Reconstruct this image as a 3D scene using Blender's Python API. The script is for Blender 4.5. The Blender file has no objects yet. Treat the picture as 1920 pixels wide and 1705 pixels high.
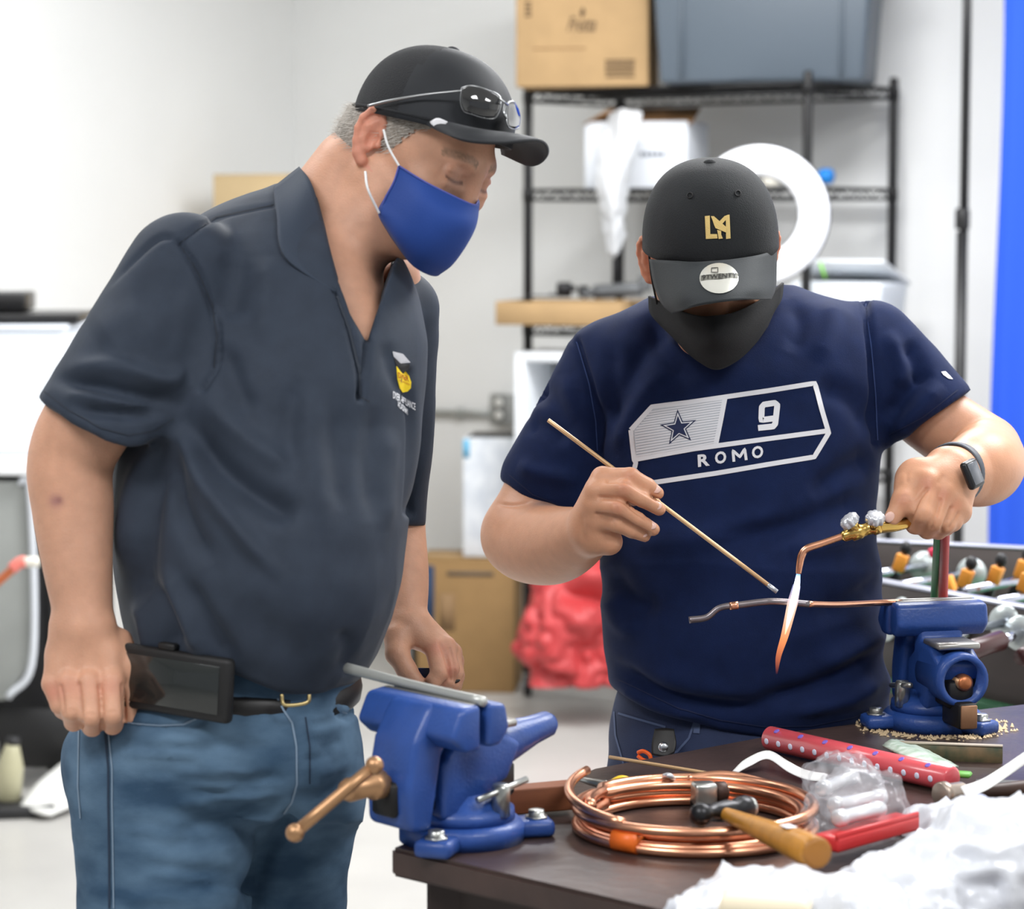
import bpy, bmesh, math, random
import numpy as np
from mathutils import Vector, Matrix
from mathutils.bvhtree import BVHTree
from mathutils.geometry import delaunay_2d_cdt

# ---------------------------------------------------------------- camera, world, lights, exposure
SC = bpy.context.scene
COL = SC.collection
FPX, CX, CY, HC = 4800.0, 960.0, 852.5, 1.5
PITCH = math.atan((CY - 420.0) / FPX)
cP, sP = math.cos(PITCH), math.sin(PITCH)
cam_data = bpy.data.cameras.new('camera')
cam_data.sensor_fit = 'HORIZONTAL'
cam_data.sensor_width = 36.0
cam_data.lens = FPX / 1920.0 * 36.0
cam_data.clip_start = 0.1
cam_data.clip_end = 60.0
cam_data.dof.use_dof = True
cam_data.dof.focus_distance = 3.32
cam_data.dof.aperture_fstop = 5.0
cam = bpy.data.objects.new('camera', cam_data)
cam.location = (0, 0, HC)
cam.rotation_euler = (math.pi / 2 - PITCH, 0, 0)
COL.objects.link(cam)
SC.camera = cam
world = bpy.data.worlds.new('world')
SC.world = world
world.use_nodes = True
bg = world.node_tree.nodes['Background']
bg.inputs[0].default_value = (0.93, 0.96, 1.0, 1)
bg.inputs[1].default_value = 0.30
for (lx, ly, e) in ((-1.3, 1.2, 46), (1.3, 1.2, 40), (-1.5, 4.0, 29), (1.5, 4.0, 40), (-1.0, 7.0, 16), (0.5, 5.9, 88), (2.0, 4.7, 52)):
    ld = bpy.data.lights.new('ceiling_panel_light', 'AREA')
    ld.shape = 'RECTANGLE'
    ld.size, ld.size_y = 1.25, 0.65
    ld.energy = e
    ld.color = (0.985, 0.99, 1.0)
    lo = bpy.data.objects.new('ceiling_panel_light', ld)
    lo.location = (lx, ly, 2.93)
    COL.objects.link(lo)
SC.view_settings.view_transform = 'Standard'
SC.view_settings.look = 'None'
SC.view_settings.gamma = 1.0
SC.view_settings.use_curve_mapping = False
SC.view_settings.exposure = 0.31
SC.cycles.use_denoising = True
SC.cycles.max_bounces = 8
SC.cycles.caustics_reflective = False
SC.cycles.caustics_refractive = False
# ---------------------------------------------------------------- projection helpers (pixel of the photograph + distance -> point in the room)
def V(px, py, d):
    xc = (px - CX) / FPX * d
    yc = -(py - CY) / FPX * d
    return Vector((xc, d * cP + yc * sP, HC - d * sP + yc * cP))
def T(px, py, z=0.82):                       # where the line of sight meets the level z
    r = V(px, py, 1.0) - Vector((0, 0, HC))
    t = (z - HC) / r.z
    return Vector((0, 0, HC)) + r * t
def PXA(X, Y, Z):
    zc = Y * cP - (Z - HC) * sP
    yc = Y * sP + (Z - HC) * cP
    return CX + FPX * X / zc, CY - FPX * yc / zc, zc
def mpp(d): return d / FPX

# ---------------------------------------------------------------- materials
def lin(c):
    return tuple((v / 12.92 if v <= 0.04045 else ((v + 0.055) / 1.055) ** 2.4) for v in (x / 255.0 for x in c)) + (1.0,)
MATS = {}
def pm(name, rgb, rough=0.5, metal=0.0, var=0.0, vscale=8.0, rgb2=None, bump=0.0, bscale=200.0, sheen=0.0, sss=0.0,
       emit=None, estr=0.0, alpha=1.0, trans=0.0, attr=False, coat=0.0, aniso=None, spec=0.5, ior=1.45):
    if name in MATS: return MATS[name]
    m = bpy.data.materials.new(name)
    m.use_nodes = True
    nt = m.node_tree; N = nt.nodes; L = nt.links
    b = N['Principled BSDF']
    b.inputs['Base Color'].default_value = lin(rgb)
    b.inputs['Roughness'].default_value = rough
    b.inputs['Metallic'].default_value = metal
    b.inputs['Specular IOR Level'].default_value = spec
    b.inputs['IOR'].default_value = ior
    b.inputs['Alpha'].default_value = alpha
    b.inputs['Transmission Weight'].default_value = trans
    b.inputs['Coat Weight'].default_value = coat
    if sheen:
        b.inputs['Sheen Weight'].default_value = sheen
        b.inputs['Sheen Roughness'].default_value = 0.4
    if sss:
        b.inputs['Subsurface Weight'].default_value = sss
        b.inputs['Subsurface Radius'].default_value = (1.0, 0.35, 0.2)
        b.inputs['Subsurface Scale'].default_value = 0.012
    if emit:
        b.inputs['Emission Color'].default_value = lin(emit)
        b.inputs['Emission Strength'].default_value = estr
    tc = N.new('ShaderNodeTexCoord')
    mp = N.new('ShaderNodeMapping'); L.new(tc.outputs['Object'], mp.inputs[0])
    if aniso: mp.inputs['Scale'].default_value = aniso
    colsock = None
    if attr:
        at = N.new('ShaderNodeAttribute'); at.attribute_name = 'tint'
        colsock = at.outputs['Color']
    if var or rgb2:
        nz = N.new('ShaderNodeTexNoise'); nz.inputs['Scale'].default_value = vscale; nz.inputs['Detail'].default_value = 5
        L.new(mp.outputs[0], nz.inputs['Vector'])
        cr = N.new('ShaderNodeValToRGB')
        c2 = lin(rgb2) if rgb2 else tuple(v * (1 + var) for v in lin(rgb)[:3]) + (1,)
        c1 = lin(rgb) if rgb2 else tuple(v * (1 - var) for v in lin(rgb)[:3]) + (1,)
        if attr:
            c1 = (1 - var,) * 3 + (1,); c2 = (1 + var,) * 3 + (1,)
        cr.color_ramp.elements[0].position = 0.32; cr.color_ramp.elements[0].color = c1
        cr.color_ramp.elements[1].position = 0.68; cr.color_ramp.elements[1].color = c2
        L.new(nz.outputs[0], cr.inputs[0])
        if attr:
            mx = N.new('ShaderNodeMix'); mx.data_type = 'RGBA'; mx.blend_type = 'MULTIPLY'
            mx.inputs[0].default_value = 1.0
            L.new(colsock, mx.inputs[6]); L.new(cr.outputs[0], mx.inputs[7]); colsock = mx.outputs[2]
        else: colsock = cr.outputs[0]
    if colsock is not None: L.new(colsock, b.inputs['Base Color'])
    if bump:
        n2 = N.new('ShaderNodeTexNoise'); n2.inputs['Scale'].default_value = bscale; n2.inputs['Detail'].default_value = 3
        L.new(mp.outputs[0], n2.inputs['Vector'])
        bp = N.new('ShaderNodeBump'); bp.inputs['Strength'].default_value = bump; bp.inputs['Distance'].default_value = 0.004
        L.new(n2.outputs[0], bp.inputs['Height']); L.new(bp.outputs[0], b.inputs['Normal'])
    MATS[name] = m
    return m

# ---------------------------------------------------------------- object helpers
def thing(name, label, cat, loc, group=None):
    o = bpy.data.objects.new(name, None)
    o.empty_display_size = 0.05
    o.location = loc
    COL.objects.link(o)
    tag(o, label, cat, group)
    return o
def tag(o, label=None, cat=None, group=None, kind=None):
    if label: o['label'] = label
    if cat: o['category'] = cat
    if group: o['group'] = group
    if kind: o['kind'] = kind
    return o
def origin_of(o):
    v = Vector(o.location)
    while o.parent:
        o = o.parent; v += Vector(o.location)
    return v
def mk(name, geo, mat, parent=None, smooth=True, label=None, cat=None, group=None, kind=None, tint=None, autos=None):
    """links one mesh object; geo = (verts in room coordinates, faces)"""
    vs, fs = geo[0], geo[1]
    if len(vs) < 3 or len(fs) == 0:
        print('EMPTY', name); return None
    vs = np.asarray([tuple(v) for v in vs] if not isinstance(vs, np.ndarray) else vs, dtype=np.float64)
    if parent is not None: org = np.array(origin_of(parent))
    else: org = np.array(((vs[:, 0].min() + vs[:, 0].max()) / 2, (vs[:, 1].min() + vs[:, 1].max()) / 2, vs[:, 2].min()))
    vs = vs - org
    me = bpy.data.meshes.new(name)
    if isinstance(fs, np.ndarray):
        nf, k = fs.shape
        me.vertices.add(len(vs)); me.vertices.foreach_set('co', vs.astype(np.float32).ravel())
        me.loops.add(nf * k); me.loops.foreach_set('vertex_index', fs.astype(np.int32).ravel())
        me.polygons.add(nf); me.polygons.foreach_set('loop_start', np.arange(0, nf * k, k, dtype=np.int32))
        me.update(calc_edges=True); me.validate()
    else:
        me.from_pydata(vs.tolist(), [], [list(f) for f in fs]); me.update()
    if not isinstance(mat, (list, tuple)): mat = [mat]
    for m in mat: me.materials.append(m)
    if len(geo) > 2 and geo[2] is not None: me.polygons.foreach_set('material_index', np.asarray(geo[2], dtype=np.int32))
    if smooth:
        me.polygons.foreach_set('use_smooth', np.ones(len(me.polygons), dtype=bool))
        if autos:
            try: me.set_sharp_from_angle(angle=math.radians(autos))
            except Exception: pass
    if tint is not None:
        a = me.color_attributes.new('tint', 'FLOAT_COLOR', 'POINT')
        t = np.ones((len(vs), 4), dtype=np.float32); t[:, :3] = tint
        a.data.foreach_set('color', t.ravel())
    o = bpy.data.objects.new(name, me)
    COL.objects.link(o)
    if parent is not None: o.parent = parent
    else: o.location = org
    tag(o, label, cat, group, kind)
    return o
def join(*gs):
    vs, fs, ms, n = [], [], [], 0
    for g in gs:
        v = [tuple(x) for x in g[0]]
        vs += v; fs += [tuple(int(i) + n for i in f) for f in g[1]]
        ms += list(g[2]) if len(g) > 2 and g[2] is not None else [0] * len(g[1])
        n += len(v)
    return vs, fs, ms
def setm(g, i): return g[0], g[1], [i] * len(g[1])
def from_bm(bm):
    bm.verts.ensure_lookup_table(); bm.verts.index_update()
    g = ([v.co.copy() for v in bm.verts], [tuple(v.index for v in f.verts) for f in bm.faces]); bm.free(); return g
def recalc(g):
    bm = bmesh.new()
    bv = [bm.verts.new(v) for v in g[0]]
    for f in g[1]:
        try: bm.faces.new([bv[i] for i in f])
        except ValueError: pass
    bmesh.ops.recalc_face_normals(bm, faces=bm.faces)
    return from_bm(bm)
def frame(fx, up=(0, 0, 1)):
    fx = Vector(fx).normalized(); up = Vector(up)
    fy = up.cross(fx).normalized(); fz = fx.cross(fy).normalized()
    return fx, fy, fz
def box(c, dims, axes=None, bev=0.0, seg=2, taper=None):
    """box centred at c, size dims along axes"""
    ax = axes or (Vector((1, 0, 0)), Vector((0, 1, 0)), Vector((0, 0, 1)))
    bm = bmesh.new()
    bmesh.ops.create_cube(bm, size=1.0)
    for v in bm.verts:
        k = 1.0
        if taper and v.co.z < 0: k = taper
        v.co = Vector((v.co.x * dims[0] * k, v.co.y * dims[1] * k, v.co.z * dims[2]))
    if bev: bmesh.ops.bevel(bm, geom=list(bm.edges), offset=bev, segments=seg, affect='EDGES', profile=0.5)
    c = Vector(c)
    for v in bm.verts: v.co = c + ax[0] * v.co.x + ax[1] * v.co.y + ax[2] * v.co.z
    if ax[0].cross(ax[1]).dot(ax[2]) < 0: bmesh.ops.reverse_faces(bm, faces=bm.faces)
    return from_bm(bm)
def prism(pts, c, ax, depth, bev=0.0, seg=2):
    """outline pts in the (ax0, ax2) plane, extruded depth along ax1, centred at c"""
    bm = bmesh.new()
    f = bm.faces.new([bm.verts.new((p[0], -depth / 2, p[1])) for p in pts])
    r = bmesh.ops.extrude_face_region(bm, geom=[f])
    for v in [e for e in r['geom'] if isinstance(e, bmesh.types.BMVert)]: v.co.y += depth
    bmesh.ops.recalc_face_normals(bm, faces=bm.faces)
    if bev: bmesh.ops.bevel(bm, geom=list(bm.edges), offset=bev, segments=seg, affect='EDGES', profile=0.5)
    c = Vector(c)
    for v in bm.verts: v.co = c + ax[0] * v.co.x + ax[1] * v.co.y + ax[2] * v.co.z
    if ax[0].cross(ax[1]).dot(ax[2]) < 0: bmesh.ops.reverse_faces(bm, faces=bm.faces)
    return from_bm(bm)
def crom(pts, n):
    p = np.array([tuple(q) for q in pts], dtype=float)
    if len(p) == 2:
        t = np.linspace(0, 1, n)[:, None]; return p[0] * (1 - t) + p[1] * t
    p = np.vstack([2 * p[0] - p[1], p, 2 * p[-1] - p[-2]])
    m = len(p) - 3
    ts = np.linspace(0, m, n); i = np.minimum(ts.astype(int), m - 1); t = (ts - i)[:, None]
    a, b, c, d = p[i], p[i + 1], p[i + 2], p[i + 3]
    return 0.5 * ((2 * b) + (-a + c) * t + (2 * a - 5 * b + 4 * c - d) * t * t + (-a + 3 * b - 3 * c + d) * t ** 3)
def tube(pts, r, sides=10, n=None, caps=True, flat=None, closed=False):
    """tube through pts; r a number or list of radii; flat = (axis, factor) squashes the section along axis"""
    P = crom(pts, n) if n else np.array([tuple(q) for q in pts], dtype=float)
    m = len(P)
    R = np.interp(np.linspace(0, 1, m), np.linspace(0, 1, len(r)), r) if isinstance(r, (list, tuple)) else np.full(m, float(r))
    vs, fs = [], []
    up = None
    for i in range(m):
        if closed: tg = Vector(P[(i + 1) % m] - P[i - 1])
        else: tg = Vector(P[min(i + 1, m - 1)] - P[max(i - 1, 0)])
        tg.normalize()
        if up is None:
            up = Vector((0, 0, 1)) if abs(tg.z) < 0.9 else Vector((1, 0, 0))
        sx = tg.cross(up)
        if sx.length < 1e-6: sx = tg.cross(Vector((0.3, 1, 0.2)))
        sx.normalize(); up = sx.cross(tg).normalized()
        for k in range(sides):
            a = 2 * math.pi * k / sides
            o = sx * math.cos(a) * R[i] + up * math.sin(a) * R[i]
            if flat:
                ax = Vector(flat[0]).normalized(); o = o + ax * (o.dot(ax) * (flat[1] - 1))
            vs.append(Vector(P[i]) + o)
    for i in range(m if closed else m - 1):
        j = (i + 1) % m
        for k in range(sides):
            q = (k + 1) % sides
            fs.append((i * sides + k, i * sides + q, j * sides + q, j * sides + k))
    if caps and not closed:
        fs.append(tuple(range(sides))[::-1]); fs.append(tuple((m - 1) * sides + k for k in range(sides)))
    return recalc((vs, fs))
def lathe(a, b, prof, sides=24, caps=True):
    """solid of revolution on the axis a->b; prof = [(t along the axis in metres, radius)]"""
    a = Vector(a); ax = (Vector(b) - a).normalized()
    u = ax.cross(Vector((0, 0, 1)) if abs(ax.z) < 0.9 else Vector((1, 0, 0))).normalized(); w = ax.cross(u)
    vs, fs = [], []
    for (t, r) in prof:
        for k in range(sides):
            q = 2 * math.pi * k / sides
            vs.append(a + ax * t + (u * math.cos(q) + w * math.sin(q)) * max(r, 1e-5))
    for i in range(len(prof) - 1):
        for k in range(sides):
            q = (k + 1) % sides
            fs.append((i * sides + k, i * sides + q, (i + 1) * sides + q, (i + 1) * sides + k))
    if caps:
        fs.append(tuple(range(sides))[::-1]); fs.append(tuple((len(prof) - 1) * sides + k for k in range(sides)))
    return recalc((vs, fs))
def patch(ctrl, nu=24, nv=24, th=0.002, disp=None):
    """smooth sheet through a grid of control points, given a thickness"""
    rows = [crom(r, nu) for r in ctrl]
    A = np.array(rows)
    G = np.stack([crom(A[:, i, :], nv) for i in range(nu)], axis=1)
    return sheet(G, th, disp)
def sheet(G, th=0.002, disp=None):
    nv, nu = G.shape[:2]
    du = np.gradient(G, axis=1); dv = np.gradient(G, axis=0)
    N = np.cross(du, dv); N /= np.linalg.norm(N, axis=2, keepdims=True) + 1e-12
    if disp is not None: G = G + N * disp(nu, nv)[..., None]
    if th <= 0:
        vs = G.reshape(-1, 3)
        fs = [(j * nu + i, j * nu + i + 1, (j + 1) * nu + i + 1, (j + 1) * nu + i) for j in range(nv - 1) for i in range(nu - 1)]
        return vs.tolist(), fs
    a = (G + N * th / 2).reshape(-1, 3); b = (G - N * th / 2).reshape(-1, 3); n = nu * nv
    fs = []
    for j in range(nv - 1):
        for i in range(nu - 1):
            p = j * nu + i
            fs.append((p, p + 1, p + nu + 1, p + nu)); fs.append((n + p, n + p + nu, n + p + nu + 1, n + p + 1))
    ring = [i for i in range(nu)] + [j * nu + nu - 1 for j in range(1, nv)] + [(nv - 1) * nu + i for i in range(nu - 2, -1, -1)] + [j * nu for j in range(nv - 2, 0, -1)]
    for k in range(len(ring)):
        p, q = ring[k], ring[(k + 1) % len(ring)]
        fs.append((q, p, n + p, n + q))
    return np.vstack([a, b]).tolist(), fs
def ball(c, r, seg=16, rings=10, axes=None):
    ax = axes or (Vector((1, 0, 0)), Vector((0, 1, 0)), Vector((0, 0, 1)))
    bm = bmesh.new(); bmesh.ops.create_uvsphere(bm, u_segments=seg, v_segments=rings, radius=1.0)
    rr = r if isinstance(r, (tuple, list)) else (r, r, r); c = Vector(c)
    for v in bm.verts: v.co = c + ax[0] * v.co.x * rr[0] + ax[1] * v.co.y * rr[1] + ax[2] * v.co.z * rr[2]
    return from_bm(bm)
_rng = np.random.default_rng(7)
def vnoise(P, scale, seed=0):
    """smooth value noise in [-1,1] on points (N,3)"""
    r = np.random.default_rng(seed); tab = r.uniform(-1, 1, (32, 32, 32))
    q = np.asarray(P) * scale; i = np.floor(q).astype(int); f = q - i; f = f * f * (3 - 2 * f)
    o = 0
    for dx in (0, 1):
        for dy in (0, 1):
            for dz in (0, 1):
                w = (f[:, 0] if dx else 1 - f[:, 0]) * (f[:, 1] if dy else 1 - f[:, 1]) * (f[:, 2] if dz else 1 - f[:, 2])
                o = o + w * tab[(i[:, 0] + dx) % 32, (i[:, 1] + dy) % 32, (i[:, 2] + dz) % 32]
    return o

# ---------------------------------------------------------------- smooth solids (distance fields meshed with surface nets)
class Pr:
    def __init__(s, fn, lo, hi, k=0.01, op='u'): s.fn, s.lo, s.hi, s.k, s.op = fn, np.array(lo, float), np.array(hi, float), k, op
def rc(a, b, ra, rb, k=0.01, op='u', flat=None):
    a = np.array(a, float); b = np.array(b, float); ba = b - a; l2 = float(ba @ ba) + 1e-12
    n = None
    if flat: n = np.array(Vector(flat[0]).normalized()); ff = 1.0 / flat[1] - 1.0
    def fn(p):
        q = p - a
        t = np.clip((q @ ba) / l2, 0, 1)
        e = q - t[:, None] * ba
        if n is not None: e = e + (e @ n)[:, None] * n * ff
        return np.sqrt((e * e).sum(1)) - (ra + (rb - ra) * t)
    m = max(ra, rb) * (max(1, flat[1]) if flat else 1)
    return Pr(fn, np.minimum(a, b) - m, np.maximum(a, b) + m, k, op)
def chain(pts, rad, k=0.006, flat=None, first=None):
    o = []
    for i in range(len(pts) - 1): o.append(rc(pts[i], pts[i + 1], rad[i], rad[i + 1], first if (i == 0 and first) else k, 'u', flat))
    return o
def limb(pts, rad, n=18, k=0.01):
    n = 44
    """one smooth tapering limb through the joints"""
    P = crom([tuple(p) for p in pts], n); R = crom([(r, 0, 0) for r in rad], n)[:, 0]
    segs = [rc(P[i], P[i + 1], R[i], R[i + 1]) for i in range(n - 1)]
    def fn(p):
        d = segs[0].fn(p)
        for s in segs[1:]: d = np.minimum(d, s.fn(p))
        return d
    return Pr(fn, np.min([s.lo for s in segs], 0), np.max([s.hi for s in segs], 0), k, 'u')
def ell(c, r, ax=None, k=0.01, op='u'):
    c = np.array(c, float); r = np.array(r, float)
    M = np.array([list(a) for a in ax]) if ax else np.eye(3)
    def fn(p):
        q = (p - c) @ M.T
        k0 = np.sqrt(((q / r) ** 2).sum(1)); k1 = np.sqrt(((q / r ** 2) ** 2).sum(1)) + 1e-9
        return k0 * (k0 - 1) / k1
    m = np.sqrt(((M * r[:, None]) ** 2).sum(0))
    return Pr(fn, c - m, c + m, k, op)
def loft(rows, d_ref, inset=0.0, n=2.3, k=0.01, op='u', sm=14):
    """body section: rows of (py, x left, x right, centre distance, half depth) read along the figure's outline"""
    R = np.array(rows, float)
    ys = np.arange(R[0, 0] - 40, R[-1, 0] + 41)
    ker = np.exp(-0.5 * (np.arange(-3 * sm, 3 * sm + 1) / sm) ** 2); ker /= ker.sum()
    def g(c):
        v = np.interp(ys, R[:, 0], R[:, c]); vp = np.concatenate([np.full(3 * sm, v[0]), v, np.full(3 * sm, v[-1])])
        return np.convolve(vp, ker, 'valid')
    xl, xr, dc, hd = g(1), g(2), g(3), g(4)
    s = d_ref / FPX
    def fn(p):
        px, py, zc = PXA(p[:, 0], p[:, 1], p[:, 2])
        a = np.interp(py, ys, xl); b = np.interp(py, ys, xr); c = np.interp(py, ys, dc); h = np.interp(py, ys, hd) - inset
        hx = (b - a) / 2 * s - inset
        u = np.abs((px - (a + b) / 2) * s) / np.maximum(hx, 0.004); w = np.abs(zc - c) / np.maximum(h, 0.004)
        d = ((u ** n + w ** n) ** (1 / n) - 1) * np.minimum(np.maximum(hx, 0.004), np.maximum(h, 0.004))
        e = np.maximum(R[0, 0] - py, py - R[-1, 0]) * s + inset
        return np.maximum(d, e)
    pts = np.array([tuple(V(x, y, d)) for (y, x1, x2, dd, h) in rows for x in (x1, x2) for d in (dd - h, dd + h)])
    return Pr(fn, pts.min(0) - 0.01, pts.max(0) + 0.01, k, op)
def polysd(px, py, poly):
    d = np.full(px.shape, 1e9); sgn = np.ones(px.shape); m = len(poly)
    for i in range(m):
        x1, y1 = poly[i]; x0, y0 = poly[i - 1]
        ex, ey = x0 - x1, y0 - y1; wx, wy = px - x1, py - y1
        t = np.clip((wx * ex + wy * ey) / (ex * ex + ey * ey + 1e-9), 0, 1)
        bx, by = wx - ex * t, wy - ey * t
        d = np.minimum(d, bx * bx + by * by)
        c1 = py >= y1; c2 = py < y0; c3 = ex * wy > ey * wx
        al = c1 & c2 & c3; no = ~c1 & ~c2 & ~c3
        sgn = np.where(al | no, -sgn, sgn)
    return sgn * np.sqrt(d)
def cutter(poly, d0, d1, k=0.003, op='s'):
    s = (d0 + d1) / 2 / FPX
    def fn(p):
        px, py, zc = PXA(p[:, 0], p[:, 1], p[:, 2])
        return np.maximum(polysd(px, py, poly) * s, np.maximum(d0 - zc, zc - d1))
    pts = np.array([tuple(V(x, y, d)) for (x, y) in poly for d in (d0, d1)])
    return Pr(fn, pts.min(0), pts.max(0), k, op)
def hemcut(curve, d_ref, k=0.004):
    """keeps what lies above the hem line"""
    C = np.array(curve, float); s = d_ref / FPX
    def fn(p):
        px, py, zc = PXA(p[:, 0], p[:, 1], p[:, 2])
        return (py - np.interp(px, C[:, 0], C[:, 1])) * s
    return Pr(fn, (-9, -9, -9), (9, 9, 9), k, 'i')
def smin(a, b, k):
    h = np.clip(0.5 + 0.5 * (b - a) / k, 0, 1)
    return b + (a - b) * h - k * h * (1 - h)
def evalf(prims, p, act=None):
    d = np.full(len(p), 0.2)
    for i in (act if act is not None else range(len(prims))):
        q = prims[i]
        if isinstance(q, list):
            e = evalf(q, p); d = smin(d, e, max(0.002, min(q[0].k, 0.02))); continue
        v = q.fn(p)
        if q.op == 'u': d = smin(d, v, q.k)
        elif q.op == 's': d = -smin(-d, v, q.k)
        else: d = -smin(-d, -v, q.k)
    return d
def _bb(q):
    if isinstance(q, list):
        u = [x for x in q if x.op == 'u']
        return np.min([x.lo for x in u], 0), np.max([x.hi for x in u], 0)
    return q.lo, q.hi
def solid(prims, h, smooth=1):
    bbs = [_bb(q) for q in prims]
    us = [b for q, b in zip(prims, bbs) if isinstance(q, list) or q.op == 'u']
    lo = np.min([b[0] for b in us], 0) - 3 * h; hi = np.max([b[1] for b in us], 0) + 3 * h
    B = 20
    n = (np.ceil((hi - lo) / h / B).astype(int)) * B
    D = np.empty(tuple(n), np.float32)
    nb = n // B
    ci = np.stack(np.meshgrid(*[np.arange(k) for k in nb], indexing='ij'), -1).reshape(-1, 3)
    cc = lo + (ci * B + (B - 1) / 2) * h
    cd = evalf(prims, cc)
    half = B * h * 0.87
    loc = np.stack(np.meshgrid(*[np.arange(B)] * 3, indexing='ij'), -1).reshape(-1, 3) * h
    for (i, j, k), c, dv in zip(ci, cc, cd):
        sl = (slice(i * B, i * B + B), slice(j * B, j * B + B), slice(k * B, k * B + B))
        if abs(dv) > half * 1.6 + 0.012:
            D[sl] = dv; continue
        p0 = lo + np.array((i, j, k)) * B * h
        p1 = p0 + (B - 1) * h
        act = [a for a, (q, b) in enumerate(zip(prims, bbs)) if np.all(p0 <= b[1] + 0.03) and np.all(p1 >= b[0] - 0.03)]
        D[sl] = evalf(prims, p0 + loc, act).reshape(B, B, B) if act else 0.2
    S = D < 0
    m = np.zeros(tuple(n - 1), np.uint8)
    crn = [(x, y, z) for x in (0, 1) for y in (0, 1) for z in (0, 1)]
    def sh(A, c): return A[c[0]:A.shape[0] - 1 + c[0], c[1]:A.shape[1] - 1 + c[1], c[2]:A.shape[2] - 1 + c[2]]
    for c in crn: m += sh(S, c)
    cells = np.argwhere((m > 0) & (m < 8))
    vals = {c: D[cells[:, 0] + c[0], cells[:, 1] + c[1], cells[:, 2] + c[2]] for c in crn}
    acc = np.zeros((len(cells), 3)); cnt = np.zeros(len(cells))
    for a in crn:
        for ax in range(3):
            if a[ax] == 0:
                b = list(a); b[ax] = 1; b = tuple(b)
                va, vb = vals[a], vals[b]; cr = (va < 0) != (vb < 0)
                t = np.where(cr, va / np.where(cr, va - vb, 1), 0)
                pos = np.tile(np.array(a, float), (len(cells), 1)); pos[:, ax] = t
                acc[cr] += pos[cr]; cnt += cr
    verts = lo + (cells + acc / cnt[:, None]) * h
    idx = np.full(tuple(n - 1), -1, np.int32); idx[cells[:, 0], cells[:, 1], cells[:, 2]] = np.arange(len(cells))
    quads = []
    for ax in range(3):
        s0 = [slice(1, -1)] * 3; s1 = [slice(1, -1)] * 3
        s0[ax] = slice(0, -1); s1[ax] = slice(1, None)
        A = S[tuple(s0)]; Bq = S[tuple(s1)]
        e = np.argwhere(A != Bq); fl = A[e[:, 0], e[:, 1], e[:, 2]]
        off = np.array([1, 1, 1]); off[ax] = 0; e = e + off
        u, w = [(1, 2), (2, 0), (0, 1)][ax]
        def cell(du, dw):
            q = e.copy(); q[:, u] -= du; q[:, w] -= dw; return idx[q[:, 0], q[:, 1], q[:, 2]]
        Q = np.stack([cell(1, 1), cell(0, 1), cell(0, 0), cell(1, 0)], 1)
        Q[~fl] = Q[~fl][:, ::-1]
        quads.append(Q)
    Q = np.vstack(quads); Q = Q[(Q >= 0).all(1)]
    for _ in range(smooth): verts = lap(verts, Q, 0.5)
    return verts, Q
def lap(v, Q, w=0.5):
    s = np.zeros_like(v); c = np.zeros(len(v)); k = Q.shape[1]
    for i in range(k):
        a, b = Q[:, i], Q[:, (i + 1) % k]
        for x in range(3): s[:, x] += np.bincount(a, v[b, x], len(v)) + np.bincount(b, v[a, x], len(v))
        c += np.bincount(a, minlength=len(v)) + np.bincount(b, minlength=len(v))
    return v * (1 - w) + w * s / np.maximum(c, 1)[:, None]
def vnorm(v, Q):
    n = np.cross(v[Q[:, 2]] - v[Q[:, 0]], v[Q[:, 3]] - v[Q[:, 1]])
    o = np.zeros_like(v)
    for i in range(4):
        for x in range(3): o[:, x] += np.bincount(Q[:, i], n[:, x], len(v))
    return o / (np.linalg.norm(o, axis=1, keepdims=True) + 1e-12)
def segd(px, py, line):
    d = np.full(px.shape, 1e9); tt = np.zeros(px.shape); m = len(line) - 1
    for i in range(m):
        (x0, y0), (x1, y1) = line[i], line[i + 1]
        ex, ey = x1 - x0, y1 - y0
        t = np.clip(((px - x0) * ex + (py - y0) * ey) / (ex * ex + ey * ey + 1e-9), 0, 1)
        q = np.hypot(px - x0 - t * ex, py - y0 - t * ey)
        tt = np.where(q < d, (i + t) / m, tt); d = np.minimum(d, q)
    return d, tt
def folds(v, Q, lines, dmax=99, gain=1.0):
    """cloth folds: (line, width, height in mm; + is a groove, - a ridge), fading to their ends, on the near side of the cloth"""
    N = vnorm(v, Q); px, py, zc = PXA(v[:, 0], v[:, 1], v[:, 2])
    near = (N[:, 1] < 0.25) & (zc < dmax)
    off = np.zeros(len(v))
    for ln in lines:
        line, w, a = ln[:3]; fade = ln[3] if len(ln) > 3 else True
        L = [tuple(q[:2]) for q in crom([(x, y, 0) for x, y in line], 4 * len(line))]
        d, t = segd(px, py, L)
        g = np.exp(-(d / w) ** 2)
        if fade: g *= np.minimum(1, 4.5 * np.minimum(t, 1 - t) + 0.08)
        off += -a * gain * 0.001 * g
    return v + N * (off * near)[:, None]

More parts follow.
